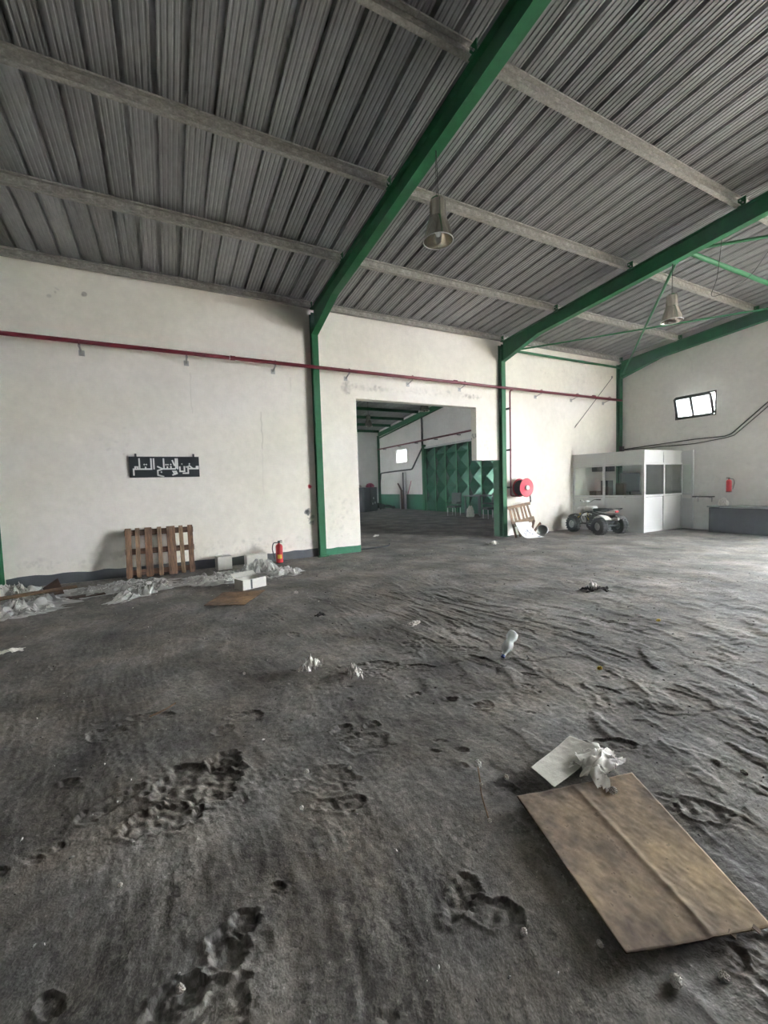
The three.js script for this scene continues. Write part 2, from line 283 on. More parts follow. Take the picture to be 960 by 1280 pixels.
tag(part('wall_front', bx(XR - XL + 0.5, 6, 0.25, (XR + XL) / 2, 2.9, ZF + 0.125), mat.block), 'bare grey wall behind the camera', null, null, 'structure');
// painted skirting bands
const bandGeo = (x0, x1, h, seed) => {  // a band of paint with an uneven upper edge
  const pts = [[x0, 0]]; pts.push([x1, 0]); const n = Math.ceil((x1 - x0) / 0.08);
  for (let k = n; k >= 0; k--) { const x = lerp(x0, x1, k / n); pts.push([x, h + 0.02 * n2(x * 2 + seed, seed)]); }
  return slabShape(pts, [], 0.008).translate(0, 0, ZW - 0.001);
};
tag(part('baseboard_back', bandGeo(-2.57, 3.09, 0.19, 1), mat.greyBand), 'dark grey painted skirting band', null, null, 'structure');
tag(part('trim_1', bandGeo(3.28, 4.19, 0.17, 4), mat.greenDado), 'green painted skirting band beside the opening', null, null, 'structure');
tag(part('trim_2', bandGeo(-8, -2.75, 0.19, 8), mat.greyBand), 'dark grey painted skirting band left of the end column', null, null, 'structure');

tag(part('trim_4', [bx(0.03, 2.26, 0.24, 8.705, 1.13, ZW - 0.11)], mat.green), 'green steel lining on the right side of the opening', null, null, 'structure');

// ---------------------------------------------------------------- roof: ribbed sheets and purlins
const ceiling = new THREE.Group(); ceiling.name = 'ceiling'; scene.add(ceiling); tag(ceiling, 'ribbed steel roof on galvanised purlins', null, null, 'structure');
const RIB = 0.308, SHEET = RIB * 3;
function ribProfile() {  // x, rise; three deep ribs to a sheet, fine stiffeners between them
  const p = [];
  for (let k = 0; k < 3; k++) {
    const x = k * RIB; p.push([x, 0], [x + 0.004, 0.1], [x + 0.06, 0.1], [x + 0.064, 0]);
    for (let m = 0; m < 4; m++) { const c = x + 0.064 + (0.244 / 4) * (m + 0.5); p.push([c - 0.014, 0], [c - 0.007, 0.01], [c + 0.007, 0.01], [c + 0.014, 0]); }
  }
  p.push([SHEET, 0]); return p;
}
function sheetGeo(z0, y0, z1, y1) {
  const p = ribProfile(), pos = [], uv = [], idx = []; let k = 0;
  for (let i = 0; i + 1 < p.length; i++) {
    const [xa, ya] = p[i], [xb, yb] = p[i + 1];
    pos.push(xa, y0 + ya, z0, xb, y0 + yb, z0, xa, y1 + ya, z1, xb, y1 + yb, z1); uv.push(xa, z0, xb, z0, xa, z1, xb, z1);
    idx.push(k, k + 1, k + 3, k, k + 3, k + 2); k += 4;
  }
  const g = new THREE.BufferGeometry(); g.setAttribute('position', new THREE.Float32BufferAttribute(pos, 3)); g.setAttribute('uv', new THREE.Float32BufferAttribute(uv, 2)); g.setIndex(idx); g.computeVertexNormals(); return g;
}
mat.sheet.forEach((m) => { m.side = THREE.DoubleSide; });
const sheetFront = sheetGeo(-9.7, roofY(-9.7), RIDGE + 0.02, roofY(RIDGE)), sheetBackSide = sheetGeo(RIDGE - 0.02, roofY(RIDGE), 13.7, roofY(13.7));
for (let x = XL - 0.33, k = 0; x < XR + 0.3; x += SHEET, k++) for (const g of [sheetFront, sheetBackSide]) { const m = part('roof_sheet', g, mat.sheet[(k * 7 + 1) % 3], ceiling); m.position.x = x; }
const purlinShape = (() => { const s = new THREE.Shape(); const h = 0.17, w = 0.07, t = 0.008, l = 0.022; [[0, 0], [w, 0], [w, l], [w - t, l], [w - t, t], [t, t], [t, h - t], [w - t, h - t], [w - t, h - l], [w, h - l], [w, h], [0, h]].forEach(([a, b], i) => (i ? s.lineTo(a, b) : s.moveTo(a, b))); return s; })();
function purlinGeo(len) { return uvm(new THREE.ExtrudeGeometry(purlinShape, { depth: len, bevelEnabled: false }).rotateY(-Math.PI / 2).translate(len, 0, 0)); }
const purlinZ = [-9.36, -7.49, -5.63, -3.74, -1.86, 0.0, 1.8];
const frameX = [XL, ...FX];
const pg = new Map();
for (const z of purlinZ) for (let b = 0; b + 1 < frameX.length; b++) {
  const x0 = frameX[b] + 0.02, x1 = frameX[b + 1] - 0.02, len = x1 - x0, key = len.toFixed(2); if (!pg.has(key)) pg.set(key, purlinGeo(len));
  const m = part('purlin', pg.get(key), mat.galv, ceiling); m.position.set(x0, roofY(z) - 0.172 - 0.003, z); m.rotation.x = -Math.atan(S);
  if (z === purlinZ[0]) m.scale.y = 0.85, m.position.y += 0.02;
}
const screwGeo = new THREE.SphereGeometry(0.013, 8, 6);   // bright screw heads along the eaves purlin
for (let x = XL - 0.33 + 0.031; x < XR - 0.1; x += RIB) { if (x < -2.6) continue; const m = part('screw', screwGeo, mat.steel, ceiling); m.position.set(x, roofY(-9.27) + 0.002, -9.27); }

// ---------------------------------------------------------------- green steel portal frames
const rafBot = (z) => 5.61 + S * (z + 5.6), rafTop = (z) => roofY(z) - 0.185;
function iBeamSide(pts, t) { return slabShape(pts, [], t).rotateY(-Math.PI / 2).translate(t / 2, 0, 0); }
function plateAlong(a, b, w, t) {  // a flange between two (z, y) points
  const d = Math.hypot(b[0] - a[0], b[1] - a[1]), g = uvm(new THREE.BoxGeometry(w, t, d)); g.rotateX(-Math.atan2(b[1] - a[1], b[0] - a[0])); return g.translate(0, (a[1] + b[1]) / 2, (a[0] + b[0]) / 2);
}
const frameLabels = ['green steel portal frame whose column foot stands at the left picture edge', 'green steel portal frame with the nearer lamp, between the black sign and the opening', 'green steel portal frame at the right side of the opening, beside the hose reel', 'green steel end frame in the corner behind the glazed cabin'];
FX.forEach((X, i) => {
  const f = thing('portal_frame', [X, 0, 0], frameLabels[i], 'portal frame', 'green portal frames');
  const w = 0.15, zi = ZW + 0.13, zr = RIDGE;
  part('column', [bx(w, 5.55, 0.012, 0, 2.775, zi), bx(0.009, 5.55, 0.13, 0, 2.775, zi - 0.065), bx(w, 5.55, 0.012, 0, 2.775, ZW + 0.007)], mat.green, f);
  part('base_plate', bx(w + 0.1, 0.02, 0.22, 0, 0.012, zi - 0.06), mat.green, f);
  part('rafter', [uvm(iBeamSide([[zi, rafBot(zi)], [zr, rafBot(zr)], [zr, rafTop(zr)], [zi, rafTop(zi)]], 0.009)), plateAlong([zi, rafTop(zi)], [zr, rafTop(zr)], w, 0.013), plateAlong([-8.0, rafBot(-8.0)], [zr, rafBot(zr)], w, 0.013)], mat.green, f);
  part('haunch', [uvm(iBeamSide([[zi, 5.08], [-8.05, rafBot(-8.05)], [zi, rafBot(zi)]], 0.009)), plateAlong([zi - 0.004, 5.07], [-7.99, rafBot(-7.99)], w, 0.013)], mat.green, f);
  for (const z of purlinZ) {
    const c = part('cleat', [bx(0.012, 0.14, 0.11, -0.07, rafTop(z) + 0.075, z + 0.08), bx(0.11, 0.01, 0.11, -0.04, rafTop(z) + 0.01, z + 0.08)], mat.green, f);
    for (const [dy, dz] of [[0.1, 0.06], [0.05, 0.1]]) part('bolt', cyl(0.013, 0.013, 0.02, -0.085, rafTop(z) + dy, z + dz, 0, 0, Math.PI / 2, 6), mat.steel, c);
  }
});
// bracing in the end bay
const braceY = (z) => rafBot(z) + 0.1;
const brace = (name, a, b, r, label, m = mat.green) => { const g = thing(name, [a.x, a.y, a.z], label, 'brace', 'roof bracing of the end bay'); part('tube', rod(V(0, 0, 0), b.clone().sub(a), r, 10), m, g); const d = b.clone().sub(a).normalize(); for (const q of [V(0, 0, 0), b.clone().sub(a)]) part('end_plate', bx(0.14, 0.012, 0.1, q.x + (q.x ? -d.x : d.x) * 0.06, q.y, q.z + (q.x ? -d.z : d.z) * 0.06, 0, -Math.atan2(d.z, d.x)), m, g); };
brace('roof_brace', V(8.9, braceY(-4.75) - 0.05, -4.75), V(14.1, braceY(-9.2) - 0.25, -9.2), 0.028, 'green brace tube running from above the farther lamp down into the corner');
brace('roof_brace', V(8.9, braceY(-9.1) - 0.12, -9.1), V(14.1, braceY(-4.75) + 0.02, -4.75), 0.022, 'green brace tube starting at the top of the column beside the hose reel');
brace('roof_brace', V(8.9, braceY(-4.6) + 0.06, -4.6), V(14.1, braceY(-0.3), -0.3), 0.028, 'green brace tube at the right picture edge above the strut');
brace('roof_strut', V(8.9, rafBot(-4.5) + 0.05, -4.5), V(14.1, rafBot(-4.5) + 0.1, -4.5), 0.045, 'green roof strut crossing from the middle rafter to the end frame');
brace('eaves_strut', V(8.9, 5.4, -9.26), V(14.1, 5.4, -9.26), 0.035, 'green eaves strut along the top of the wall behind the cabin');
{ const g = thing('stay_rod', [13.75, 5.06, -9.36], 'thin dark stay rod slanting across the wall above the cabin', 'rod'); part('rod', rod(V(0, 0, 0.0), V(-1.82, -1.74, -0.05), 0.009), mat.darkGrey, g); part('hook', new THREE.TorusGeometry(0.03, 0.008, 6, 14).translate(0, 0.03, 0), mat.darkGrey, g); }

// ---------------------------------------------------------------- the hall beyond the opening
const FW = { x: 14.5, z: -28.75 };
const gate = { z0: -22.2, z1: -14.9, h: 3.85 }, fwin = { z0: -26.05, z1: -24.6, y0: 3.2, y1: 4.1 };
tag(part('wall_back_far', bx(FW.x - XL + 0.4, 6.2, 0.25, (FW.x + XL) / 2, 3, FW.z - 0.125), mat.plaster), 'far white wall of the hall beyond the opening', null, null, 'structure');
tag(part('wall_right_far', side([[FW.z, -0.1], [gate.z0, -0.1], [gate.z0, gate.h], [gate.z1, gate.h], [gate.z1, -0.1], [ZW - 0.22, -0.1], [ZW - 0.22, 5.85], [-19.2, 6.75], [FW.z, 5.85]], [[[fwin.z0, fwin.y0], [fwin.z1, fwin.y0], [fwin.z1, fwin.y1], [fwin.z0, fwin.y1]]], FW.x, 0.25), mat.plaster), 'white side wall of the far hall with window and green gate', null, null, 'structure');
tag(part('wall_left_far', side([[FW.z, -0.1], [-25, -0.1], [-25, 3.4], [-21.5, 3.4], [-21.5, -0.1], [ZW - 0.22, -0.1], [ZW - 0.22, 5.85], [-19.2, 6.75], [FW.z, 5.85]], [], XL - 0.25, 0.25), mat.plaster), 'hidden side wall of the far hall with a wide doorway', null, null, 'structure');
tag(part('trim_3', bx(0.012, 1.0, gate.z0 - FW.z - 0.2, FW.x - 0.006, 0.5, (FW.z + gate.z0) / 2 - 0.1), mat.greenDado), 'green painted dado under the far window', null, null, 'structure');
const farRoof = new THREE.Group(); farRoof.name = 'ceiling_far'; scene.add(farRoof); tag(farRoof, 'ribbed roof of the hall beyond the opening', null, null, 'structure');
const fr1 = sheetGeo(-29, farRoofY(-29), -19.18, farRoofY(-19.2)), fr2 = sheetGeo(-19.22, farRoofY(-19.2), -9.5, farRoofY(-9.5));
for (let x = XL - 0.33, k = 0; x < FW.x + 0.3; x += SHEET, k++) for (const g of [fr1, fr2]) { const m = part('roof_sheet', g, mat.sheet[(k * 5) % 3], farRoof); m.position.x = x; }
const farPurlin = purlinGeo(FW.x - XL);
for (let z = -28.6; z < -10; z += 1.87) { const m = part('purlin', farPurlin, mat.green, farRoof); m.position.set(XL, farRoofY(z) - 0.18, z); }
for (const [X, lab] of [[14.38, 'green end frame of the far hall along the gate wall'], [8.8, 'green frame spanning the far hall behind the opening'], [3.17, 'green frame of the far hall at the left of the opening']]) {
  const f = thing('portal_frame', [X, 0, 0], lab, 'portal frame'), top = (z) => farRoofY(z) - 0.19, bot = (z) => farRoofY(z) - 0.5;
  part('column', [bx(0.2, 5.4, 0.012, 0, 2.7, FW.z + 0.2), bx(0.01, 5.4, 0.2, 0, 2.7, FW.z + 0.1)], mat.green, f);
  part('rafter', [uvm(iBeamSide([[FW.z + 0.2, bot(FW.z)], [-19.2, bot(-19.2)], [-19.2, top(-19.2)], [FW.z + 0.2, top(FW.z)]], 0.01)), plateAlong([FW.z + 0.2, bot(FW.z) - 0.12], [-19.2, bot(-19.2)], 0.2, 0.014), uvm(iBeamSide([[-19.2, bot(-19.2)], [-9.8, bot(-9.8)], [-9.8, top(-9.8)], [-19.2, top(-19.2)]], 0.01)), plateAlong([-19.2, bot(-19.2)], [-9.8, bot(-9.8)], 0.2, 0.014)], mat.green, f);
}
{ // sliding gate of pressed panels
  const g = thing('sliding_gate', [FW.x - 0.03, 0, 0], 'green metal gate of pressed diamond panels in the far hall', 'gate');
  const n = 7, w = (gate.z1 - gate.z0) / n, rows = 4, rh = (gate.h - 0.55) / 3.4;
  const pressed = (() => { const pos = []; const A = (y, z, x = 0) => [x, y, z]; for (let r = 0; r < rows; r++) { const y0 = 0.5 + r * rh, y1 = Math.min(gate.h, y0 + rh), z0 = 0.04, z1 = w - 0.04, ym = (y0 + y1) / 2, zm = w / 2, c = A(ym, zm, -0.13), q = [A(y0, z0), A(y0, zm, 0.005), A(y0, z1), A(ym, z1, -0.012), A(y1, z1), A(y1, zm, 0.005), A(y1, z0), A(ym, z0, -0.012)]; for (let k = 0; k < 8; k++) pos.push(...c, ...q[(k + 1) % 8], ...q[k]); } pos.push(0, 0, 0.04, 0, 0.5, w - 0.04, 0, 0, w - 0.04, 0, 0, 0.04, 0, 0.5, 0.04, 0, 0.5, w - 0.04); const geo = new THREE.BufferGeometry(); geo.setAttribute('position', new THREE.Float32BufferAttribute(pos, 3)); geo.computeVertexNormals(); return uvm(geo); })();
  const gm = M({ color: L(0.012, 0.13, 0.062), map: paintMap, roughness: 0.25, metalness: 0.3, side: THREE.DoubleSide });
  for (let k = 0; k < n; k++) { const m = part('panel', pressed, gm, g); m.position.z = gate.z0 + k * w; }
  for (let k = 0; k <= n; k++) part('stile', bx(0.05, gate.h, 0.07, 0.0, gate.h / 2, gate.z0 + k * w), mat.green, g);
  part('back_sheet', bx(0.02, gate.h, gate.z1 - gate.z0, 0.06, gate.h / 2, (gate.z0 + gate.z1) / 2), gm, g);
  part('top_rail', bx(0.1, 0.1, gate.z1 - gate.z0 + 0.6, -0.04, gate.h + 0.06, (gate.z0 + gate.z1) / 2), mat.white, g);
  part('gate_post', bx(0.16, gate.h + 0.3, 0.26, -0.04, gate.h / 2 + 0.1, gate.z0 - 0.15), mat.green, g);
}
function pane(zc, yc, w, h, m) { return bx(0.006, h, w, 0, yc, zc); }
{ const w = new THREE.Group(); w.name = 'window_2'; scene.add(w); tag(w, 'small bright window in the far hall', null, null, 'structure'); w.position.x = FW.x + 0.1;
  const zc = (fwin.z0 + fwin.z1) / 2, yc = (fwin.y0 + fwin.y1) / 2, W = fwin.z1 - fwin.z0, H = fwin.y1 - fwin.y0;
  part('frame', [bx(0.06, 0.05, W, 0, fwin.y0, zc), bx(0.06, 0.05, W, 0, fwin.y1, zc), bx(0.06, H, 0.05, 0, yc, fwin.z0), bx(0.06, H, 0.05, 0, yc, fwin.z1), bx(0.05, H, 0.04, 0, yc, zc - W / 6), bx(0.05, H, 0.04, 0, yc, zc + W / 6), bx(0.05, 0.04, W, 0, yc, zc)], mat.steel, w);
  for (const k of [-1, 0, 1]) part('pane', pane(zc + k * W / 3, yc, W / 3 - 0.04, H - 0.05), mat.frosted, w); }

// ---------------------------------------------------------------- hopper window in the side wall
{ const w = new THREE.Group(); w.name = 'window_1'; scene.add(w); tag(w, 'small steel hopper window standing ajar, glaring with daylight', null, null, 'structure'); w.position.x = XR;
  const zc = (win.z0 + win.z1) / 2, yc = (win.y0 + win.y1) / 2, W = win.z1 - win.z0, H = win.y1 - win.y0;
  part('frame', [bx(0.05, 0.04, W + 0.04, 0.02, win.y0, zc), bx(0.05, 0.04, W + 0.04, 0.02, win.y1, zc), bx(0.05, H, 0.04, 0.02, yc, win.z0), bx(0.05, H, 0.04, 0.02, yc, win.z1)], mat.darkGrey, w);
  const sash = new THREE.Group(); sash.name = 'sash'; w.add(sash); sash.position.set(0, win.y0 + 0.03, zc); sash.rotation.z = 0.3;
  const sw = W - 0.1, sh = H - 0.07;
  part('sash_bar', [bx(0.04, 0.06, sw, 0, 0, 0), bx(0.04, 0.06, sw, 0, sh, 0), bx(0.04, sh, 0.06, 0, sh / 2, -sw / 2), bx(0.04, sh, 0.06, 0, sh / 2, sw / 2), bx(0.04, sh, 0.055, 0, sh / 2, -0.04)], mat.darkGrey, sash);
  part('pane', pane(-sw / 4 - 0.02, sh / 2, sw / 2 - 0.05, sh - 0.03), mat.frosted, sash); part('pane', pane(sw / 4 - 0.02, sh / 2, sw / 2 - 0.02, sh - 0.03), mat.frosted, sash);
  part('stay', rod(V(-0.1, win.y1 - 0.12, win.z1 - 0.07), V(0.02, win.y1 - 0.35, win.z1 - 0.03), 0.008), mat.darkGrey, w); }

// ---------------------------------------------------------------- red fire main along the wall
{
  const py = 4.32, pz = ZW + 0.24, g = thing('fire_pipe', [0, py, pz], 'dark red fire pipe running along the whole white wall', 'pipe');
  part('pipe', rod(V(-6, 0.02, 0), V(14.05, -0.03, 0), 0.038, 12), mat.red, g);
  for (const x of [-4.4, 1.35, 7.0, 12.6]) part('coupling', cyl(0.046, 0.046, 0.1, x, 0.003, 0, 0, 0, Math.PI / 2), mat.red, g);
  part('collar', cyl(0.045, 0.045, 0.03, 1.3, 0.003, 0, 0, 0, Math.PI / 2), mat.white, g);
  for (const x of [-4.7, -2.97, -1.24, 0.49, 2.22, 3.94, 5.66, 7.31, 10.2, 11.8, 13.4]) {
    const b = part('bracket', [barBetween(V(x, -0.06, -0.0), V(x, -0.13, -0.235), 0.03, 0.012), bx(0.09, 0.1, 0.01, x, -0.13, -0.234), bx(0.04, 0.09, 0.012, x, -0.04, -0.0)], mat.steel, g);
    part('clamp', put(new THREE.TorusGeometry(0.042, 0.009, 6, 16), x, 0, 0, 0, Math.PI / 2, 0), mat.red, b);
  }
  const d = thing('riser_pipe', [9.0, 0, ZW + 0.17], 'thin red pipe dropping from the fire pipe to the hose reel', 'pipe');
  part('pipe', tube([V(0.14, 4.3, 0.06), V(0.02, 4.26, 0), V(0, 4.1, 0), V(0, 2.6, 0), V(-0.01, 1.35, 0), V(0.0, 1.22, 0.0), V(0.1, 1.19, 0.0), V(0.3, 1.19, 0)], 0.022, 90, 8, 0.2), mat.red, d);
  for (const y of [3.75, 2.55, 1.45]) part('clip', [bx(0.07, 0.05, 0.16, 0, y, -0.08)], mat.darkGrey, d);
}
{ // hose reel
  const g = thing('hose_reel', [9.36, 1.43, ZW], 'red fire hose reel mounted on the wall beside the cabin', 'hose reel');
  const disc = (z) => put(new THREE.LatheGeometry([[0.05, 0], [0.1, 0.012], [0.15, 0], [0.2, 0.012], [0.265, 0.014], [0.275, 0.03], [0.265, 0.04], [0.25, 0.03], [0.05, 0.025]].map((p) => new THREE.Vector2(...p)), 40), 0, 0, z, Math.PI / 2);
  part('wall_arm', [bx(0.16, 0.3, 0.02, 0, 0, 0.012), bx(0.08, 0.06, 0.12, 0, 0, 0.06)], mat.reelRed, g);
  part('back_disc', disc(0.12), mat.reelRed, g); part('front_disc', disc(0.4), mat.reelRed, g);
  part('hub', cyl(0.065, 0.075, 0.05, 0, 0, 0.46, Math.PI / 2), mat.whitePanel, g);
  const coil = []; for (let k = 0; k < 7; k++) coil.push(put(new THREE.TorusGeometry(0.205, 0.021, 8, 36), 0, 0, 0.16 + k * 0.036)); coil.push(cyl(0.19, 0.19, 0.27, 0, 0, 0.27, Math.PI / 2, 0, 0, 28));
  part('hose', coil, mat.rubber, g);
  part('nozzle', [rod(V(0.14, -0.2, 0.42), V(0.15, -0.36, 0.43), 0.018), cyl(0.024, 0.016, 0.07, 0.15, -0.4, 0.43)], mat.black, g);
}

// ---------------------------------------------------------------- high-bay lamps (switched off)
function highBay(x, z, label, topY, y0, group) {
  const g = thing('high_bay_lamp', [x, y0, z], label, 'lamp', group);
  const lat = (pts, n = 40) => new THREE.LatheGeometry(pts.map((p) => new THREE.Vector2(p[0] * 0.86, p[1])), n);
  part('reflector', lat([[0.118, 0.27], [0.135, 0.25], [0.165, 0.17], [0.195, 0.08], [0.212, 0.012], [0.218, 0], [0.212, 0.004], [0.19, 0.078], [0.16, 0.165], [0.13, 0.245], [0.1, 0.262]]), mat.alu, g);
  part('rim', put(new THREE.TorusGeometry(0.185, 0.006, 8, 44), 0, 0, 0, Math.PI / 2), mat.whitePanel, g);
  part('housing', [cyl(0.1, 0.104, 0.2, 0, 0.37, 0, 0, 0, 0, 8), cyl(0.08, 0.1, 0.03, 0, 0.485, 0, 0, 0, 0, 8)], mat.alu, g);
  part('lamp_bulb', lat([[0.0, 0.05], [0.03, 0.06], [0.042, 0.1], [0.04, 0.17], [0.022, 0.23], [0.02, 0.27]], 20), mat.whitePanel, g);
  part('suspension_wire', [rod(V(0.015, 0.49, 0), V(0, topY - y0, 0), 0.004, 6), rod(V(-0.015, 0.49, 0), V(-0.012, topY - y0, 0), 0.003, 6), new THREE.TorusGeometry(0.02, 0.004, 6, 12).translate(0, 0.505, 0)], mat.black, g);
  return g;
}
highBay(3.17, -4.46, 'nearer silver high bay lamp hanging from the green rafter', rafBot(-4.46), 4.62, 'high bay lamps');
highBay(8.82, -4.78, 'farther silver high bay lamp hanging from the rafter near the corner', rafBot(-4.78), 4.6, 'high bay lamps');
highBay(8.6, -13.2, 'high bay lamp in the far hall at the top of the opening', farRoofY(-13.2) - 0.02, 4.32, 'far high bay lamps');
highBay(8.2, -17.2, 'high bay lamp deep in the far hall at the left side of the opening', farRoofY(-17.2) - 0.02, 4.3, 'far high bay lamps');
{ const g = thing('loose_cable', [8.9, 5.7, -4.4], 'thin loose cable drooping beside the farther lamp', 'cable'); part('cable', tube([V(0, 0.2, 0.4), V(0.5, -0.35, 0.1), V(1.0, -0.52, -0.2), V(1.6, -0.2, 0.1), V(2.0, 0.35, 0.3)], 0.006, 50, 6), mat.black, g); }

// ---------------------------------------------------------------- the black sign with white lettering
{
  const tex = wallCanvas(1024, 330, (c) => {
    c.fillStyle = '#181c24'; c.fillRect(0, 0, 1024, 330);
    const r = rng(5); for (let k = 0; k < 900; k++) { c.fillStyle = `rgba(${60 + 50 * r()},${64 + 50 * r()},${72 + 50 * r()},${0.05 + 0.1 * r()})`; c.fillRect(r() * 1024, r() * 330, 2 + 26 * r(), 1 + 3 * r()); }
    const sx = 1024 / 780, ox = 85, oy = 92, q = (x, y) => [(x - ox) * sx, (y - oy) * (330 / 233)];
    c.strokeStyle = '#eceae6'; c.lineWidth = 24; c.lineJoin = 'miter'; c.lineCap = 'butt';
    const line = (...p) => { c.beginPath(); p.forEach(([x, y], i) => (i ? c.lineTo(...q(x, y)) : c.moveTo(...q(x, y)))); c.stroke(); };
    const dot = (x, y) => { const [a, b] = q(x, y); c.fillStyle = '#eceae6'; c.save(); c.translate(a, b); c.rotate(0.78); c.fillRect(-11, -11, 22, 22); c.restore(); };
    // first word, right
    line([860, 230], [735, 230]); line([852, 232], [834, 218], [836, 206], [854, 206], [854, 236]); line([745, 190], [792, 230]); dot(753, 174);
    line([735, 198], [735, 284], [668, 284]); dot(716, 210); line([692, 200], [692, 262], [640, 262], [640, 202]); dot(665, 174);
    // second word
    line([613, 108], [613, 236]); line([594, 108], [594, 228]); line([556, 128], [582, 196]); line([594, 232], [455, 232]); line([538, 232], [538, 198]); dot(538, 180); line([498, 232], [498, 202]); dot(484, 182); dot(506, 182);
    line([459, 108], [459, 236]); line([604, 262], [560, 262], [572, 284], [610, 276]); line([548, 304], [612, 284]);
    line([384, 202], [446, 232], [388, 250], [388, 302], [456, 322]); dot(428, 268);
    // third word, left
    line([349, 108], [349, 236]); line([320, 108], [320, 232], [188, 232]); line([258, 232], [258, 204]); dot(245, 180); dot(268, 180); line([193, 108], [193, 236]); line([192, 232], [128, 232], [128, 304]); line([172, 232], [172, 207], [146, 207], [146, 232]);
  });
  const g = thing('sign_board', [0, 2.115, ZW + 0.02], 'black sign board with white Arabic lettering on the white wall', 'sign');
  const face = M({ map: tex, roughness: 0.55 });
  part('board', bx(1.235, 0.405, 0.015, 0, 0, 0), mat.black, g);
  part('lettering', new THREE.PlaneGeometry(1.225, 0.395).translate(0, 0, 0.0085), face, g);
  for (const x of [-0.5, 0.52]) part('hanger', [bx(0.035, 0.07, 0.012, x, 0.225, 0.0), cyl(0.016, 0.016, 0.02, x, 0.235, 0.01, Math.PI / 2)], mat.darkGrey, g);
}

// ---------------------------------------------------------------- fire extinguishers
function extinguisher(pos, label, turn, s = 1) {
  const g = thing('fire_extinguisher', pos, label, 'fire extinguisher', 'fire extinguishers', turn);
  const pts = [[0, 0.0], [0.07, 0.0], [0.076, 0.015], [0.076, 0.36], [0.068, 0.39], [0.04, 0.415], [0.024, 0.42], [0.024, 0.44], [0, 0.44]].map(([a, b]) => new THREE.Vector2(a * s, b * s));
  part('cylinder', new THREE.LatheGeometry(pts, 28), mat.extRed, g);
  part('foot_ring', cyl(0.078 * s, 0.078 * s, 0.02, 0, 0.01, 0, 0, 0, 0, 28), mat.black, g);
  part('valve', [cyl(0.02 * s, 0.024 * s, 0.05 * s, 0, 0.455 * s, 0), bx(0.1 * s, 0.014, 0.022, 0.02 * s, 0.485 * s, 0, 0, 0, 0.15), bx(0.09 * s, 0.012, 0.02, 0.03 * s, 0.458 * s, 0)], mat.black, g);
  part('hose', tube([V(-0.02 * s, 0.45 * s, 0), V(-0.11 * s, 0.44 * s, 0.01), V(-0.14 * s, 0.33 * s, 0.02), V(-0.12 * s, 0.2 * s, 0.02), V(-0.1 * s, 0.1 * s, 0.02)], 0.011 * s, 30, 8), mat.black, g);
  part('label_band', new THREE.CylinderGeometry(0.0768 * s, 0.0768 * s, 0.09 * s, 20, 1, true, -0.5, 1.3).translate(0, 0.15 * s, 0), mat.yellow, g, 'yellow instruction label');
  return g;
}
extinguisher([2.1, 0.0, -9.12], 'red fire extinguisher standing on the floor beside the plastic film', -0.3);
extinguisher([14.19, 1.13, -6.12], 'red fire extinguisher hung on the side wall above the desk', 1.6, 0.85);

// ---------------------------------------------------------------- pallets
const plankGeo = (l, w, t, sd) => { const g = uvm(new RoundedBoxGeometry(l, t, w, 1, 0.004)); const uv = g.attributes.uv; for (let i = 0; i < uv.count; i++) uv.setXY(i, uv.getX(i) + sd * 1.37, uv.getY(i) + sd * 0.71); return g; };
{
  const g = thing('wooden_pallet', [-0.165, 0.0, -9.14], 'weathered wooden pallet leaning upright against the white wall', 'pallet');
  const tilt = new THREE.Matrix4().makeRotationX(-0.2);
  // seven upright boards on three cross boards
  const boards = [[-0.53, 0.1], [-0.38, 0.075], [-0.2, 0.12], [-0.01, 0.075], [0.19, 0.15], [0.37, 0.075], [0.53, 0.095]];
  boards.forEach(([x, w], k) => { const m = part('upright_board', plankGeo(0.94, w, 0.02, k).rotateX(Math.PI / 2).rotateZ(Math.PI / 2), [mat.woodRed, mat.wood][k % 2], g); m.position.set(x, 0.47, 0.07); m.rotation.z = (rand() - 0.5) * 0.02; });
  for (const [y, k] of [[0.86, 11], [0.5, 12], [0.1, 13]]) { const m = part('cross_board', plankGeo(1.18, 0.1, 0.022, k).rotateX(Math.PI / 2), mat.woodDark, g); m.position.set(0, y, 0.045); for (const x of [-0.53, 0.0, 0.53]) { const b = part('block', plankGeo(0.12, 0.1, 0.08, k + x).rotateX(Math.PI / 2), mat.woodDark, g); b.position.set(x, y, -0.005); } const m2 = part('cross_board', plankGeo(1.18, 0.1, 0.02, k + 5).rotateX(Math.PI / 2), mat.woodDark, g); m2.position.set(0, y, -0.055); }
  for (const c of g.children) { c.updateMatrix(); c.applyMatrix4(tilt); c.position.y += 0.015; c.position.z += 0.03; }
}
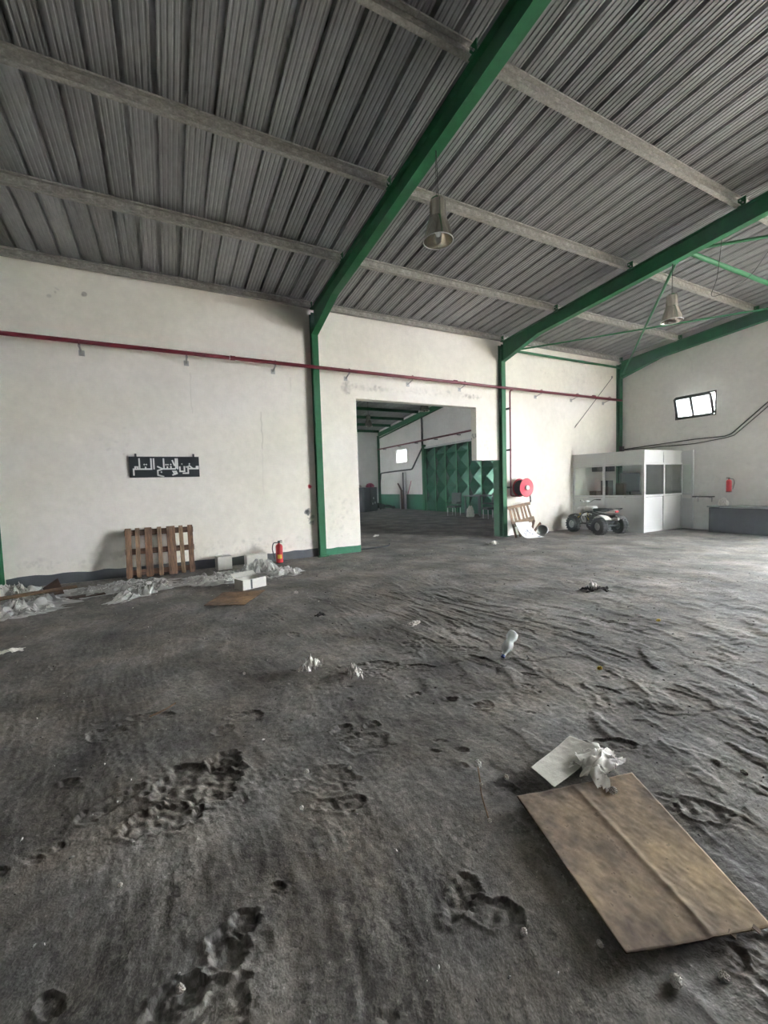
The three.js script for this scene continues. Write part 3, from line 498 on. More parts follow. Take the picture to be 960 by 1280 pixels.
{
  const g = thing('broken_pallet', [9.34, 0.0, -9.06], 'broken pale pallet propped against the wall under the hose reel', 'pallet', undefined, 0.05);
  const tilt = new THREE.Matrix4().makeRotationZ(0.12).multiply(new THREE.Matrix4().makeRotationX(-0.22));
  for (const [x, k] of [[-0.42, 0], [-0.27, 1], [-0.11, 2], [0.05, 3], [0.2, 4], [0.35, 5]]) { const m = part('upright_board', plankGeo(k > 2 ? 0.62 : 0.9, 0.07, 0.02, k).rotateX(Math.PI / 2), mat.wood, g); m.rotation.set(0, 0, Math.PI / 2 + 0.06 * (k % 3 - 1)); m.position.set(x, k > 2 ? 0.58 : 0.46, 0.05 + 0.01 * (k % 2)); }
  for (const [y, k] of [[0.9, 7], [0.45, 8], [0.38, 9]]) { const m = part('cross_board', plankGeo(0.95, 0.09, 0.02, k).rotateX(Math.PI / 2), mat.wood, g); m.position.set(-0.02, y, 0.075); m.rotation.z = 0.02 * k - 0.15; }
  for (const [x, y, r] of [[0.25, 0.2, 0.9], [0.42, 0.14, 0.5]]) { const m = part('splinter', plankGeo(0.45, 0.07, 0.02, x * 9).rotateX(Math.PI / 2), mat.woodDark, g); m.position.set(x, y, 0.12); m.rotation.z = r; }
  for (const c of g.children) { c.updateMatrix(); c.applyMatrix4(tilt); c.position.y += 0.02; }
}

// ---------------------------------------------------------------- paper, card and boxes
function curvedSheet(corners, thick, bend, nu = 28, nv = 28) {  // a bent sheet with real thickness between four floor corners
  const [a, b, c, d] = corners, top = [], uv = [], idx = []; let k = 0;
  const at = (u, v) => { const x = lerp(lerp(a[0], b[0], u), lerp(d[0], c[0], u), v), z = lerp(lerp(a[1], b[1], u), lerp(d[1], c[1], u), v); return [x, bend(u, v, x, z), z]; };
  const grid = [];
  for (let j = 0; j <= nv; j++) for (let i = 0; i <= nu; i++) grid.push([...at(i / nu, j / nv), i / nu, j / nv]);
  const W = Math.hypot(b[0] - a[0], b[1] - a[1]), H = Math.hypot(d[0] - a[0], d[1] - a[1]);
  for (const off of [0, -thick]) for (const p of grid) { top.push(p[0], p[1] + off, p[2]); uv.push(p[3] * W, p[4] * H); }
  const n = grid.length, I = (i, j) => j * (nu + 1) + i;
  for (let j = 0; j < nv; j++) for (let i = 0; i < nu; i++) { idx.push(I(i, j), I(i, j + 1), I(i + 1, j + 1), I(i, j), I(i + 1, j + 1), I(i + 1, j)); idx.push(n + I(i, j), n + I(i + 1, j + 1), n + I(i, j + 1), n + I(i, j), n + I(i + 1, j), n + I(i + 1, j + 1)); }
  const edge = (p, q) => idx.push(p, n + p, q, q, n + p, n + q);
  for (let i = 0; i < nu; i++) { edge(I(i + 1, 0), I(i, 0)); edge(I(i, nv), I(i + 1, nv)); } for (let j = 0; j < nv; j++) { edge(I(0, j), I(0, j + 1)); edge(I(nu, j + 1), I(nu, j)); }
  const g = new THREE.BufferGeometry(); g.setAttribute('position', new THREE.Float32BufferAttribute(top, 3)); g.setAttribute('uv', new THREE.Float32BufferAttribute(uv, 2)); g.setIndex(idx); g.computeVertexNormals(); return g;
}
{ // big brown board in the foreground
  const g = thing('cardboard_sheet', [0, 0, 0], 'large dirty brown cardboard sheet lying flat in the foreground', 'cardboard');
  part('sheet', curvedSheet([[1.47, -1.5], [2.13, -1.33], [1.79, -0.62], [1.255, -0.8]], 0.005, (u, v, x, z) => 0.03 + 0.004 * Math.exp(-((u - 0.47 - 0.12 * v) ** 2) * 1600) + 0.003 * fbm(x * 6, z * 6, 3) + 0.0008 * fbm(x * 34, z * 15, 2, n2b) + 0.012 * v * (1 - u) + 0.006 * smooth(0.25, 0, u), 90, 90), mat.card, g);
  for (const [x, z, r] of [[1.64, -0.672, 0.3], [1.73, -0.64, 0.2]]) part('torn_tab', bx(0.018, 0.003, 0.022, x, 0.03, z, 0.3, r), mat.card, g);
}
{ const g = thing('paper_sheet', [0, 0, 0], 'folded white sheet of paper at the far edge of the big cardboard', 'paper');
  part('sheet', curvedSheet([[1.67, -1.6], [1.68, -1.45], [2.13, -1.52], [2.1, -1.7]], 0.002, (u, v, x, z) => 0.034 + 0.05 * Math.max(0, v - 0.55) ** 1.2 * (0.4 + u) + 0.02 * (1 - u) * (1 - v) + 0.006 * Math.abs(v - 0.35) + 0.003 * fbm(x * 12, z * 12, 2), 30, 40), mat.paper, g); }
function crumple(rx, ry, rz, seed, detail = 20, rough = 0.5) {  // crushed tissue or rag
  const g = new THREE.SphereGeometry(1, detail * 2, detail), p = g.attributes.position, v = V();
  for (let i = 0; i < p.count; i++) {
    v.fromBufferAttribute(p, i); const q = 1 - Math.abs(n3(v.x * 1.6 + seed, v.y * 1.6, v.z * 1.6)) * rough - Math.abs(n3(v.x * 4 + seed, v.y * 4, v.z * 4 + 3)) * rough * 0.55 - 0.12 * Math.abs(n3(v.x * 10, v.y * 10 + seed, v.z * 10));
    p.setXYZ(i, v.x * q * rx, Math.max(-0.25, v.y * q) * ry + 0.25 * ry, v.z * q * rz);
  }
  g.computeVertexNormals(); return g;
}
function scrap(rx, ry, rz, seed) {  // a torn, folded sheet, crushed together
  const n = 26, pos = [], idx = [];
  for (let j = 0; j <= n; j++) for (let i = 0; i <= n; i++) {
    let u = (i / n) * 2 - 1, v = (j / n) * 2 - 1; const e = 1 + 0.35 * n2(u * 1.3 + seed, v * 1.3) + 0.1 * n2b(u * 6, v * 6 + seed); u *= e; v *= e;
    const a = n3(u * 0.7, v * 1.0, seed), b = n3(u * 1.3, v * 2.4, seed + 5), c = Math.abs(n3(u * 2, v * 4.5, seed + 9));
    pos.push(rx * (0.85 * u + 0.16 * n3(v * 1.1, u, seed + 2)), ry * Math.max(0.02, 0.5 + 0.6 * Math.abs(a) + 0.5 * Math.abs(b) - 0.5 * Math.hypot(u, v) + 0.3 * c), rz * (0.85 * v + 0.14 * n3(u * 1.1, v, seed + 7)));
  }
  for (let j = 0; j < n; j++) for (let i = 0; i < n; i++) { const a = j * (n + 1) + i; idx.push(a, a + n + 1, a + n + 2, a, a + n + 2, a + 1); }
  const g = new THREE.BufferGeometry(); g.setAttribute('position', new THREE.Float32BufferAttribute(pos, 3)); g.setIndex(idx); g.computeVertexNormals(); return g;
}
const crumb = (name, x, z, [rx, ry, rz], m, label, category, seed, turn = 0, group, lift = 0) => { const o = part(name, (m === mat.tissue || m === mat.paper || m === mat.rag) && !/crumb|bag|sack/.test(name) ? scrap(rx, ry, rz, seed) : crumple(rx, ry, rz, seed), m); o.position.set(x, floorY(x, z) + lift, z); o.rotation.y = turn; return tag(o, label, category, group); };
crumb('crumpled_tissue', 2.02, -1.46, [0.17, 0.045, 0.11], mat.tissue, 'crumpled white tissue lying across the top of the big cardboard', 'tissue', 4.2, 0.3, undefined, 0.03);
crumb('plaster_lump', 1.91, -1.29, [0.032, 0.022, 0.024], mat.stone, 'grey lump of plaster lying on the big cardboard', 'rubble', 7, 0.3, undefined, 0.032);
crumb('paper_scrap', 1.04, -3.53, [0.1, 0.1, 0.07], mat.tissue, 'torn white paper scrap, left one of a pair in mid floor', 'paper', 11, 0.4, 'paper scraps');
crumb('paper_scrap', 1.33, -3.22, [0.085, 0.085, 0.06], mat.tissue, 'torn white paper scrap, right one of a pair in mid floor', 'paper', 15, 1.2, 'paper scraps');
crumb('crumpled_rag', 5.42, -3.94, [0.2, 0.075, 0.09], mat.rag, 'dark crumpled rag lying on the floor in front of the quad', 'rag', 19, -0.55);
crumb('paper_scrap', 5.4, -3.96, [0.075, 0.11, 0.06], mat.tissue, 'white paper crushed into the dark rag', 'paper', 22, 0.5, 'paper scraps', 0.02);
for (const [x, z, sc, label, k] of [
  [0.617, -2.264, 0.02, 'white crumb beside the striped worn patch in the left foreground', 31], [0.513, -2.002, 0.015, 'white crumb just left of the small broken patch near the centre', 32], [0.596, -2.494, 0.012, 'tiny white crumb above the worn patches left of centre', 33],
  [0.84, -2.16, 0.015, 'white crumb at the right edge of the striped worn patch', 34], [1.043, -1.038, 0.017, 'white crumb at the lower tip of the long broken patch', 35], [1.242, -0.884, 0.015, 'curled white crumb at the lower left edge of the cardboard', 36],
  [1.495, -0.632, 0.022, 'pale crumb below the cardboard at the bottom right corner', 37], [1.344, -0.695, 0.026, 'round pale pebble below the cardboard corner', 38], [2.677, -1.06, 0.022, 'pale crumb right of the cardboard at the picture edge', 39],
  [-0.051, -1.454, 0.02, 'white crumb at the broken patch on the bottom left edge', 40], [-0.26, -1.958, 0.014, 'pale crumb in the streaked dust at the lower left', 41], [0.512, -3.77, 0.02, 'white flake left of the paired paper scraps', 42],
  [1.67, -6.28, 0.045, 'white litter on the floor right of the small brown cardboard', 44], [1.55, -1.66, 0.02, 'white crumb left of the folded paper sheet', 45]]) crumb('floor_crumb', x, z, [sc, sc * 0.9, sc * 0.8], mat.tissue, label, 'crumb', k, k, 'white crumbs on the floor');
crumb('yellow_cap', 3.177, -2.264, [0.03, 0.022, 0.02], mat.yellow, 'small yellow plastic bit on the right floor', 'litter', 51);
crumb('yellow_litter', 4.787, -2.701, [0.035, 0.02, 0.022], mat.yellow, 'yellowish litter farther right than the small yellow bit', 'litter', 52);
crumb('flattened_wrapper', -1.544, -5.602, [0.11, 0.03, 0.05], mat.paper, 'flattened pale wrapper at the left picture edge', 'wrapper', 54, 0.2);
crumb('plastic_scrap', 7.45, -8.3, [0.14, 0.09, 0.08], mat.tissue, 'white plastic scrap on the floor before the opening', 'litter', 55, 0.4);
crumb('plastic_scrap', 5.84, -11.96, [0.12, 0.06, 0.05], mat.tissue, 'white scrap on the floor inside the opening at its left', 'litter', 56, 0.4);
crumb('plaster_rubble', 2.45, -4.1, [0.14, 0.035, 0.06], mat.stone, 'line of broken plaster bits on the floor in front of the opening', 'rubble', 57, 0.3);
crumb('dark_litter', 1.62, -4.99, [0.06, 0.04, 0.04], mat.rag, 'dark bit of litter in front of the white open box', 'litter', 58, 0.3);
{ const g = thing('twig', [0, 0, 0], 'thin twig with a white tuft, left of the big cardboard', 'twig');
  part('stick', tube([V(1.407, 0.09, -1.725), V(1.37, 0.05, -1.66), V(1.33, 0.025, -1.6), V(1.263, 0.01, -1.466)], 0.004, 20, 6), mat.wood, g);
  part('tuft', crumple(0.028, 0.03, 0.022, 61).translate(1.405, 0.08, -1.722), mat.tissue, g); part('tuft', crumple(0.015, 0.014, 0.012, 62).translate(1.265, 0.006, -1.47), mat.tissue, g); part('tuft', crumple(0.012, 0.02, 0.012, 63).translate(1.36, 0.035, -1.64), mat.tissue, g); }
{ const g = thing('twig', [0, 0, 0], 'short pale splinter across the worn patch at the left', 'twig'); part('stick', tube([V(-0.2, 0.01, -3.37), V(-0.1, 0.03, -3.38), V(-0.029, 0.045, -3.413)], 0.006, 12, 6), mat.wood, g); }
{ const g = thing('floor_bar', [4.7, 0.02, -9.35], 'dark metal bar lying on the floor at the left of the opening', 'bar'); part('bar', tube([V(-0.6, 0.0, -0.3), V(0, 0.02, -0.25), V(0.35, 0.03, -0.3), V(0.42, 0.07, -0.33)], 0.02, 24, 8), mat.darkGrey, g); }
{ // crushed water bottle
  const g = thing('plastic_bottle', [2.66, 0.03, -2.86], 'crushed clear plastic bottle lying on the floor right of the paper scraps', 'bottle');
  const prof = [[0.0, 0], [0.03, 0.004], [0.038, 0.02], [0.038, 0.07], [0.03, 0.1], [0.037, 0.13], [0.04, 0.17], [0.036, 0.2], [0.018, 0.235], [0.014, 0.245], [0.014, 0.265]].map((p) => new THREE.Vector2(...p));
  const b = new THREE.LatheGeometry(prof, 28), p = b.attributes.position; for (let i = 0; i < p.count; i++) { const y = p.getY(i), s = 1 - 0.35 * Math.exp(-((y - 0.1) ** 2) * 900); p.setXYZ(i, p.getX(i) * s * (1.2 + 0.2 * n3(p.getX(i) * 20, y * 20, 1)), y, p.getZ(i) * (1.25 + 0.3 * n3(2, y * 30, p.getZ(i) * 20))); } b.computeVertexNormals();
  const turn = new THREE.Quaternion().setFromUnitVectors(V(0, 1, 0), V(-0.55, -0.42, 0.22).normalize());
  const m = part('body', b.applyQuaternion(turn).translate(0.19, 0.15, -0.07), mat.bottle, g);
  part('cap', cyl(0.017, 0.017, 0.022, 0, 0.276, 0).applyQuaternion(turn).translate(0.19, 0.15, -0.07), mat.blue, g);
  part('paper_label', crumple(0.045, 0.05, 0.04, 71).translate(0.08, 0.035, -0.03), mat.tissue, g);
}
{ const g = thing('cardboard_piece', [0, 0, 0], 'small flat brown cardboard on the floor in front of the open white box', 'cardboard');
  part('sheet', curvedSheet([[0.71, -6.99], [1.31, -6.76], [0.87, -6.0], [0.37, -6.28]], 0.006, (u, v, x, z) => 0.014 + 0.012 * fbm(x * 3, z * 3, 2) + 0.01 * v, 20, 20), mat.cardBrown, g); }
function carton(name, pos, w, h, d, turn, label, open, m = mat.whiteCarton) {
  const g = thing(name, pos, label, 'box', 'white cartons by the wall', turn), t = 0.006;
  part('side_panel', bx(w, h, t, 0, h / 2, d / 2), m, g); part('side_panel', bx(w, h, t, 0, h / 2, -d / 2), m, g); part('side_panel', bx(t, h, d, w / 2, h / 2, 0), m, g); part('side_panel', bx(t, h, d, -w / 2, h / 2, 0), m, g); part('bottom', bx(w, t, d, 0, t / 2 + 0.002, 0), m, g);
  if (!open) part('lid', bx(w + 0.006, t, d + 0.006, 0, h, 0), m, g);
  else { part('flap', bx(w, t, d * 0.45, 0, h + 0.03, -d / 2 - 0.08, 0.5), m, g); part('flap', bx(w * 0.4, t, d, w / 2 + 0.05, h - 0.02, 0, 0, 0, -0.6), m, g); }
  return g;
}
carton('white_box', [0.96, 0.0, -9.18], 0.27, 0.27, 0.28, 0.1, 'upright white carton against the skirting right of the pallet', false);
carton('white_box', [1.6, 0.02, -9.12], 0.42, 0.23, 0.26, 0.05, 'wide white carton against the wall left of the fire extinguisher', false);
{ const o = carton('open_box', [1.14, 0.01, -7.1], 0.42, 0.16, 0.26, 0.38, 'low open white carton in front of the plastic film', true); part('printed_stripe', bx(0.03, 0.15, 0.002, -0.06, 0.08, 0.134), mat.darkGrey, o); }

// ---------------------------------------------------------------- crumpled plastic film along the wall
function filmHeap(x, z, rx, rz, h, seed, turn = 0) {
  const nr = 30, na = 90, pos = [], idx = [];
  for (let j = 0; j <= nr; j++) for (let i = 0; i < na; i++) {
    const a = (i / na) * Math.PI * 2, out = 1 + 0.35 * n2(Math.cos(a) * 1.5 + seed, Math.sin(a) * 1.5) + 0.18 * n2(Math.cos(a) * 5 + seed, Math.sin(a) * 5), r = (j / nr) * out, lx = Math.cos(a) * r * rx, lz = Math.sin(a) * r * rz;
    const X = lx * Math.cos(turn) - lz * Math.sin(turn), Z = lx * Math.sin(turn) + lz * Math.cos(turn), f = 1 - smooth(0.55, 1, j / nr);
    const q = seed * 0.7, U = X * Math.cos(q) + Z * Math.sin(q), W = -X * Math.sin(q) + Z * Math.cos(q), c = 1 - Math.abs(fbm((U + seed) * 3.4, W * 1.1, 3)) * 3, d = 1 - Math.abs(fbm((X - seed) * 5, Z * 3 + seed, 3, n2b)) * 3.2;
    pos.push(X + 0.03 * n2b(X * 9, Z * 9 + seed), Math.max(0.006, 0.72 * h * (0.15 + 0.85 * f) * (0.75 * Math.max(0, c) + 0.35 * Math.max(0, d)) * (0.35 + 0.65 * f)), Z);
  }
  for (let j = 0; j < nr; j++) for (let i = 0; i < na; i++) { const a = j * na + i, b = j * na + (i + 1) % na; idx.push(a, b, b + na, a, b + na, a + na); }
  const g = new THREE.BufferGeometry(); g.setAttribute('position', new THREE.Float32BufferAttribute(pos, 3)); g.setIndex(idx); g.computeVertexNormals(); g.translate(0, 0.004, 0); return g;
}
for (const [x, z, label, layers] of [
  [-2.15, -8.1, 'heap of clear plastic film with brown cardboard at the left picture edge', [[0, 0, 0.75, 0.85, 0.2, 3], [0.1, 0.75, 0.55, 0.3, 0.16, 9, -0.15], [-0.25, -0.5, 0.5, 0.4, 0.3, 14]]],
  [-0.75, -8.35, 'flat clear plastic film spread in front of the leaning pallet', [[0, 0, 0.8, 0.5, 0.14, 21], [0.35, 0.55, 0.62, 0.3, 0.2, 25, -0.9], [-0.3, 0.1, 0.5, 0.35, 0.12, 23]]],
  [0.75, -8.2, 'long crumpled plastic film between the pallet and the white cartons', [[0, 0, 0.85, 0.4, 0.16, 31, -0.2], [0.1, 0.35, 0.5, 0.25, 0.1, 33]]],
  [1.75, -8.35, 'bunched plastic film heaped in front of the fire extinguisher', [[-0.2, -0.05, 0.42, 0.42, 0.3, 41], [-0.15, -0.15, 0.3, 0.25, 0.32, 45], [0.15, 0.45, 0.36, 0.25, 0.16, 47]]]]) {
  const g = thing('plastic_film', [x, 0, z], label, 'plastic film', 'plastic film along the wall');
  for (const [dx, dz, rx, rz, h, sd, t = 0] of layers) part('film_fold', filmHeap(0, 0, rx, rz, h, sd, t).translate(dx, 0, dz), mat.film, g);
}
{ const g = thing('cardboard_strip', [0, 0, 0], 'long brown cardboard strip lying in the left plastic film', 'cardboard'); part('sheet', curvedSheet([[-2.3, -7.95], [-1.35, -8.05], [-1.3, -7.85], [-2.2, -7.7]], 0.01, (u, v) => 0.16 + 0.04 * u, 12, 6), mat.cardBrown, g); }
{ const g = thing('cardboard_flap', [0, 0, 0], 'dark brown cardboard flap standing up from the left plastic film', 'cardboard'); part('sheet', curvedSheet([[-1.8, -8.2], [-1.62, -8.28], [-1.5, -8.0], [-1.72, -7.95]], 0.008, (u, v) => 0.1 + 0.2 * (1 - v) * (0.4 + 0.6 * u), 8, 8), mat.cardDark, g); }
{ const g = thing('dark_board', [0, 0, 0], 'flat dark board on the floor right of the left plastic film', 'board'); part('sheet', curvedSheet([[-1.5, -8.05], [-1.0, -8.1], [-0.95, -7.9], [-1.4, -7.85]], 0.01, () => 0.03, 6, 6), mat.cardDark, g); }

// ---------------------------------------------------------------- litter by the broken pallet
{ const g = thing('white_cardboard', [0, 0, 0], 'bent white cardboard with small print in front of the broken pallet', 'cardboard');
  const tex = wallCanvas(256, 256, (c) => { c.fillStyle = '#dfe0df'; c.fillRect(0, 0, 256, 256); const r = rng(9); for (let k = 0; k < 26; k++) { c.fillStyle = `rgba(70,80,110,${0.3 + 0.4 * r()})`; c.fillRect(30 + 170 * r(), 30 + 180 * r(), 6 + 22 * r(), 5 + 9 * r()); } });
  tex.repeat.set(1.4, 1.4); tex.wrapS = tex.wrapT = THREE.RepeatWrapping;
  part('sheet', curvedSheet([[8.78, -8.9], [9.3, -8.9], [9.45, -8.45], [8.85, -8.5]], 0.006, (u, v) => 0.03 + 0.42 * (1 - v) ** 2.2, 12, 24), M({ map: tex, roughness: 0.8, side: THREE.DoubleSide }), g); }
{ const g = thing('paint_bucket', [10.0, 0.075, -8.95], 'small white bucket lying on its side beside the broken pallet', 'bucket', undefined, 0.5);
  const q = (geo) => put(geo, 0, 0.07, 0, 0, 0, Math.PI / 2 - 0.1);
  part('body', q(new THREE.LatheGeometry([[0, 0], [0.12, 0], [0.145, 0.24], [0.152, 0.25], [0.14, 0.245], [0.115, 0.01], [0, 0.01]].map((p) => new THREE.Vector2(...p)), 28)), mat.white, g); part('rim', q(put(new THREE.TorusGeometry(0.148, 0.007, 6, 28), 0, 0.25, 0, Math.PI / 2)), mat.white, g); part('label_patch', q(new THREE.CylinderGeometry(0.137, 0.127, 0.1, 16, 1, true, 0.4, 1.2).translate(0, 0.12, 0)), mat.blue, g, 'blue printed patch'); }

// ---------------------------------------------------------------- glazed site cabin
{
  const g = thing('site_cabin', [12.33, 0, -7.41], 'white glazed office cabin standing in the corner', 'cabin');
  const H = 2.42, A = V(0, 0, 0), B = V(-0.5, 0, -1.95), C = V(1.94, 0, 0.02), W = mat.whitePanel;
  const sillY = 1.08, headY = 2.02;
  const wallRun = (P, Q, marks, doorBay) => {
    const d = Q.clone().sub(P), len = d.length(), u = d.clone().normalize(), ang = -Math.atan2(u.z, u.x), at = (s, y) => P.clone().addScaledVector(u, s).setY(y);
    marks.forEach((m) => { const q = at(m * len, H / 2); part('post', bx(0.06, H, 0.06, q.x, q.y, q.z, 0, ang), W, g); });
    for (let k = 0; k + 1 < marks.length; k++) {
      const s0 = marks[k] * len + 0.03, s1 = marks[k + 1] * len - 0.03, w = s1 - s0, q = at((s0 + s1) / 2, 0);
      part('header_panel', bx(w, H - headY - 0.06, 0.012, q.x, (H + headY) / 2, q.z, 0, ang), W, g);
      part('rail', [bx(w, 0.05, 0.05, q.x, headY, q.z, 0, ang), bx(w, 0.05, 0.05, q.x, H - 0.025, q.z, 0, ang), bx(w, 0.06, 0.05, q.x, sillY, q.z, 0, ang), bx(w, 0.05, 0.05, q.x, 0.035, q.z, 0, ang)], W, g);
      part('lower_panel', bx(w - 0.012, sillY - 0.1, 0.012, q.x, sillY / 2 + 0.01, q.z, 0, ang), W, g);
      part('glass_pane', bx(w, headY - sillY - 0.06, 0.006, q.x, (headY + sillY) / 2, q.z, 0, ang), mat.glass, g);
    }
  };
  wallRun(A, B, [0, 0.54, 1]); wallRun(A, C, [0.015, 0.5, 0.985]);
  // open door bay against the side wall
  part('door_frame', [bx(0.05, H, 0.05, 1.92, H / 2, 0.33), bx(0.05, 0.36, 0.3, 1.92, H - 0.2, 0.18), bx(0.05, 0.05, 0.3, 1.92, headY, 0.18)], W, g);
  part('door_leaf', [bx(0.03, 0.9, 0.26, 1.93, 0.5, 0.17), bx(0.04, 0.06, 0.28, 1.93, sillY, 0.17)], W, g); part('glass_pane', bx(0.006, 0.9, 0.26, 1.93, 1.55, 0.17), mat.glass, g);
  part('roof_panel', [(() => { const s = new THREE.Shape([[0, 0], [1.95, -0.02], [1.95, 1.98], [-0.5, 1.95]].map((p) => new THREE.Vector2(...p))); return new THREE.ExtrudeGeometry(s, { depth: 0.04, bevelEnabled: false }).rotateX(-Math.PI / 2).translate(0, H - 0.05, 0); })()], W, g);
}
// things inside the cabin, seen through its panes
{
  const d = thing('work_table', [13.3, 0, -8.78], 'brown work table inside the cabin', 'table');
  part('table_top', bx(1.9, 0.04, 0.9, 0, 1.04, 0), mat.woodDark, d); for (const [x, z] of [[-0.88, -0.38], [0.88, -0.38], [-0.88, 0.38], [0.88, 0.38]]) part('leg', bx(0.05, 1.02, 0.05, x, 0.51, z), mat.darkGrey, d);
  for (const [x, z, w, h, dd, m, lab, t] of [[12.52, -9.1, 0.26, 0.17, 0.24, mat.cardBrown, 'low brown carton at the left end of the cabin table', 0.1], [12.55, -8.72, 0.28, 0.3, 0.24, mat.cardDark, 'dark carton on the cabin table next to the low brown one', 0.2], [12.9, -8.95, 0.26, 0.5, 0.26, mat.darkGrey, 'tall grey case on the cabin table behind the cabin post', 0], [12.95, -8.5, 0.24, 0.4, 0.24, mat.cardDark, 'brown carton on the cabin table right of the cabin post', 0.3]]) {
    const b = thing('carton', [x, 1.062, z], lab, 'box', 'cartons in the cabin', t); part('body', rbx(w, h, dd, 0.004, 0, h / 2, 0), m, b); part('tape', bx(w * 0.16, 0.002, dd + 0.002, 0, h + 0.001, 0), mat.cardBrown, b);
  }
  const s = thing('display_screen', [13.5, 1.062, -8.55], 'black display screen on the cabin table', 'monitor', undefined, -0.5);
  part('panel', rbx(0.62, 0.62, 0.04, 0.01, 0, 0.42, 0), mat.screen, s); part('stand', [cyl(0.02, 0.02, 0.12, 0, 0.06, 0), cyl(0.12, 0.12, 0.015, 0, 0.008, 0)], mat.black, s);
  const a = thing('air_conditioner', [13.25, 2.0, -9.32], 'dark wall unit high inside the cabin', 'air conditioner'); part('body', rbx(0.95, 0.26, 0.2, 0.02, 0, 0, 0), mat.darkGrey, a); part('louvre', bx(0.85, 0.04, 0.02, 0, -0.09, 0.1), mat.black, a);
}

// ---------------------------------------------------------------- quad bike
{
  const fl = V(11.28, 0, -8.85), rl = V(11.1, 0, -7.82), rr = V(11.9, 0, -7.86);
  const fwd = fl.clone().sub(rl).setY(0).normalize(), turn = Math.atan2(-fwd.x, -fwd.z);   // local -z is forward
  const g = thing('quad_bike', [11.52, 0, -8.36], 'small white and black quad bike parked in front of the cabin', 'quad bike', undefined, turn);
  const WB = 0.52, TR = 0.37, R0 = 0.245;
  const tire = (w) => put(new THREE.LatheGeometry([[0.12, -w / 2 + 0.01], [0.2, -w / 2], [0.235, -w / 2 + 0.025], [R0, -w / 4], [R0 - 0.004, 0], [R0, w / 4], [0.235, w / 2 - 0.025], [0.2, w / 2], [0.12, w / 2 - 0.01]].map((p) => new THREE.Vector2(...p)), 30), 0, 0, 0, 0, 0, Math.PI / 2);
  for (const [x, z, w] of [[-TR, -WB, 0.17], [TR, -WB, 0.17], [-TR, WB, 0.22], [TR, WB, 0.22]]) {
    const t = part('tire', tire(w), mat.rubber, g); t.position.set(x, R0, z);
    const knobs = []; for (let k = 0; k < 18; k++) { const a = (k / 18) * 6.283; for (const s of [-1, 1]) knobs.push(put(new THREE.BoxGeometry(w * 0.36, 0.02, 0.035).translate(s * w * 0.24, R0, 0), 0, 0, 0, a + s * 0.08)); }
    part('tread', knobs, mat.rubber, t);
    part('rim', put(new THREE.LatheGeometry([[0.0, 0.01], [0.03, 0.03], [0.05, 0.012], [0.1, 0.0], [0.125, 0.05], [0.125, -0.05], [0.1, -0.02]].map((p) => new THREE.Vector2(...p)), 24), 0, 0, 0, 0, 0, x < 0 ? Math.PI / 2 : -Math.PI / 2), mat.steel, t);
  }
  part('axle', [rod(V(-TR, R0, -WB), V(TR, R0, -WB), 0.022), rod(V(-TR, R0, WB), V(TR, R0, WB), 0.03)], mat.darkGrey, g);
  const fr = []; for (const s of [-1, 1]) { fr.push(tube([V(s * 0.12, 0.3, WB), V(s * 0.14, 0.28, 0.1), V(s * 0.14, 0.27, -0.35), V(s * 0.1, 0.5, -0.55)], 0.016, 24, 6), tube([V(s * 0.1, 0.5, -0.55), V(s * 0.09, 0.62, -0.25), V(s * 0.1, 0.56, 0.2), V(s * 0.11, 0.52, 0.62)], 0.016, 24, 6), rod(V(s * 0.14, 0.28, -0.3), V(s * TR * 0.85, R0, -WB), 0.014), rod(V(s * 0.1, 0.52, -0.45), V(s * TR * 0.8, R0 + 0.05, -WB), 0.022)); }
  part('chassis', fr, mat.black, g);
  part('engine', [rbx(0.2, 0.24, 0.32, 0.03, 0, 0.36, -0.02), cyl(0.085, 0.085, 0.2, 0, 0.47, -0.05, 0.3), ...[0, 1, 2, 3].map((k) => rbx(0.2, 0.012, 0.19, 0.004, 0, 0.43 + k * 0.03, -0.05))], mat.darkGrey, g);
  part('exhaust', [tube([V(0.1, 0.4, -0.1), V(0.17, 0.35, 0.05), V(0.17, 0.38, 0.3)], 0.02, 20, 8), rod(V(0.17, 0.38, 0.3), V(0.17, 0.45, 0.68), 0.045, 14)], mat.steel, g);
  const seat = rbx(0.22, 0.1, 0.6, 0.045, 0, 0.68, 0.28); { const p = seat.attributes.position; for (let i = 0; i < p.count; i++) p.setY(i, p.getY(i) + 0.25 * Math.max(0, p.getZ(i) - 0.25) ** 2 + 0.12 * Math.max(0, 0.12 - p.getZ(i))); seat.computeVertexNormals(); }
  part('seat', seat, mat.black, g);
  const tank = rbx(0.24, 0.16, 0.36, 0.06, 0, 0.72, -0.18); part('tank_cowl', tank, mat.white, g);
  const arch = (x, z, w, r, a0, a1) => { const n = 12, pos = [], idx = []; for (let k = 0; k <= n; k++) { const a = lerp(a0, a1, k / n); for (const s of [-0.5, 0, 0.5]) pos.push(x + s * w, R0 + Math.sin(a) * (r + (s ? 0 : 0.02)), z + Math.cos(a) * r); } for (let k = 0; k < n; k++) for (let j = 0; j < 2; j++) { const a = k * 3 + j; idx.push(a, a + 1, a + 4, a, a + 4, a + 3); } const q = new THREE.BufferGeometry(); q.setAttribute('position', new THREE.Float32BufferAttribute(pos, 3)); q.setIndex(idx); q.computeVertexNormals(); return q; };
  const fm = M({ color: L(0.6, 0.58, 0.54), roughness: 0.4, side: THREE.DoubleSide });
  for (const s of [-1, 1]) { part('front_fender', arch(s * (TR - 0.08), -WB, 0.18, 0.31, 0.9, 2.4), mat.rag, g); part('rear_fender', arch(s * (TR - 0.1), WB, 0.22, 0.31, 0.7, 2.5), s < 0 ? fm : mat.rag, g); }
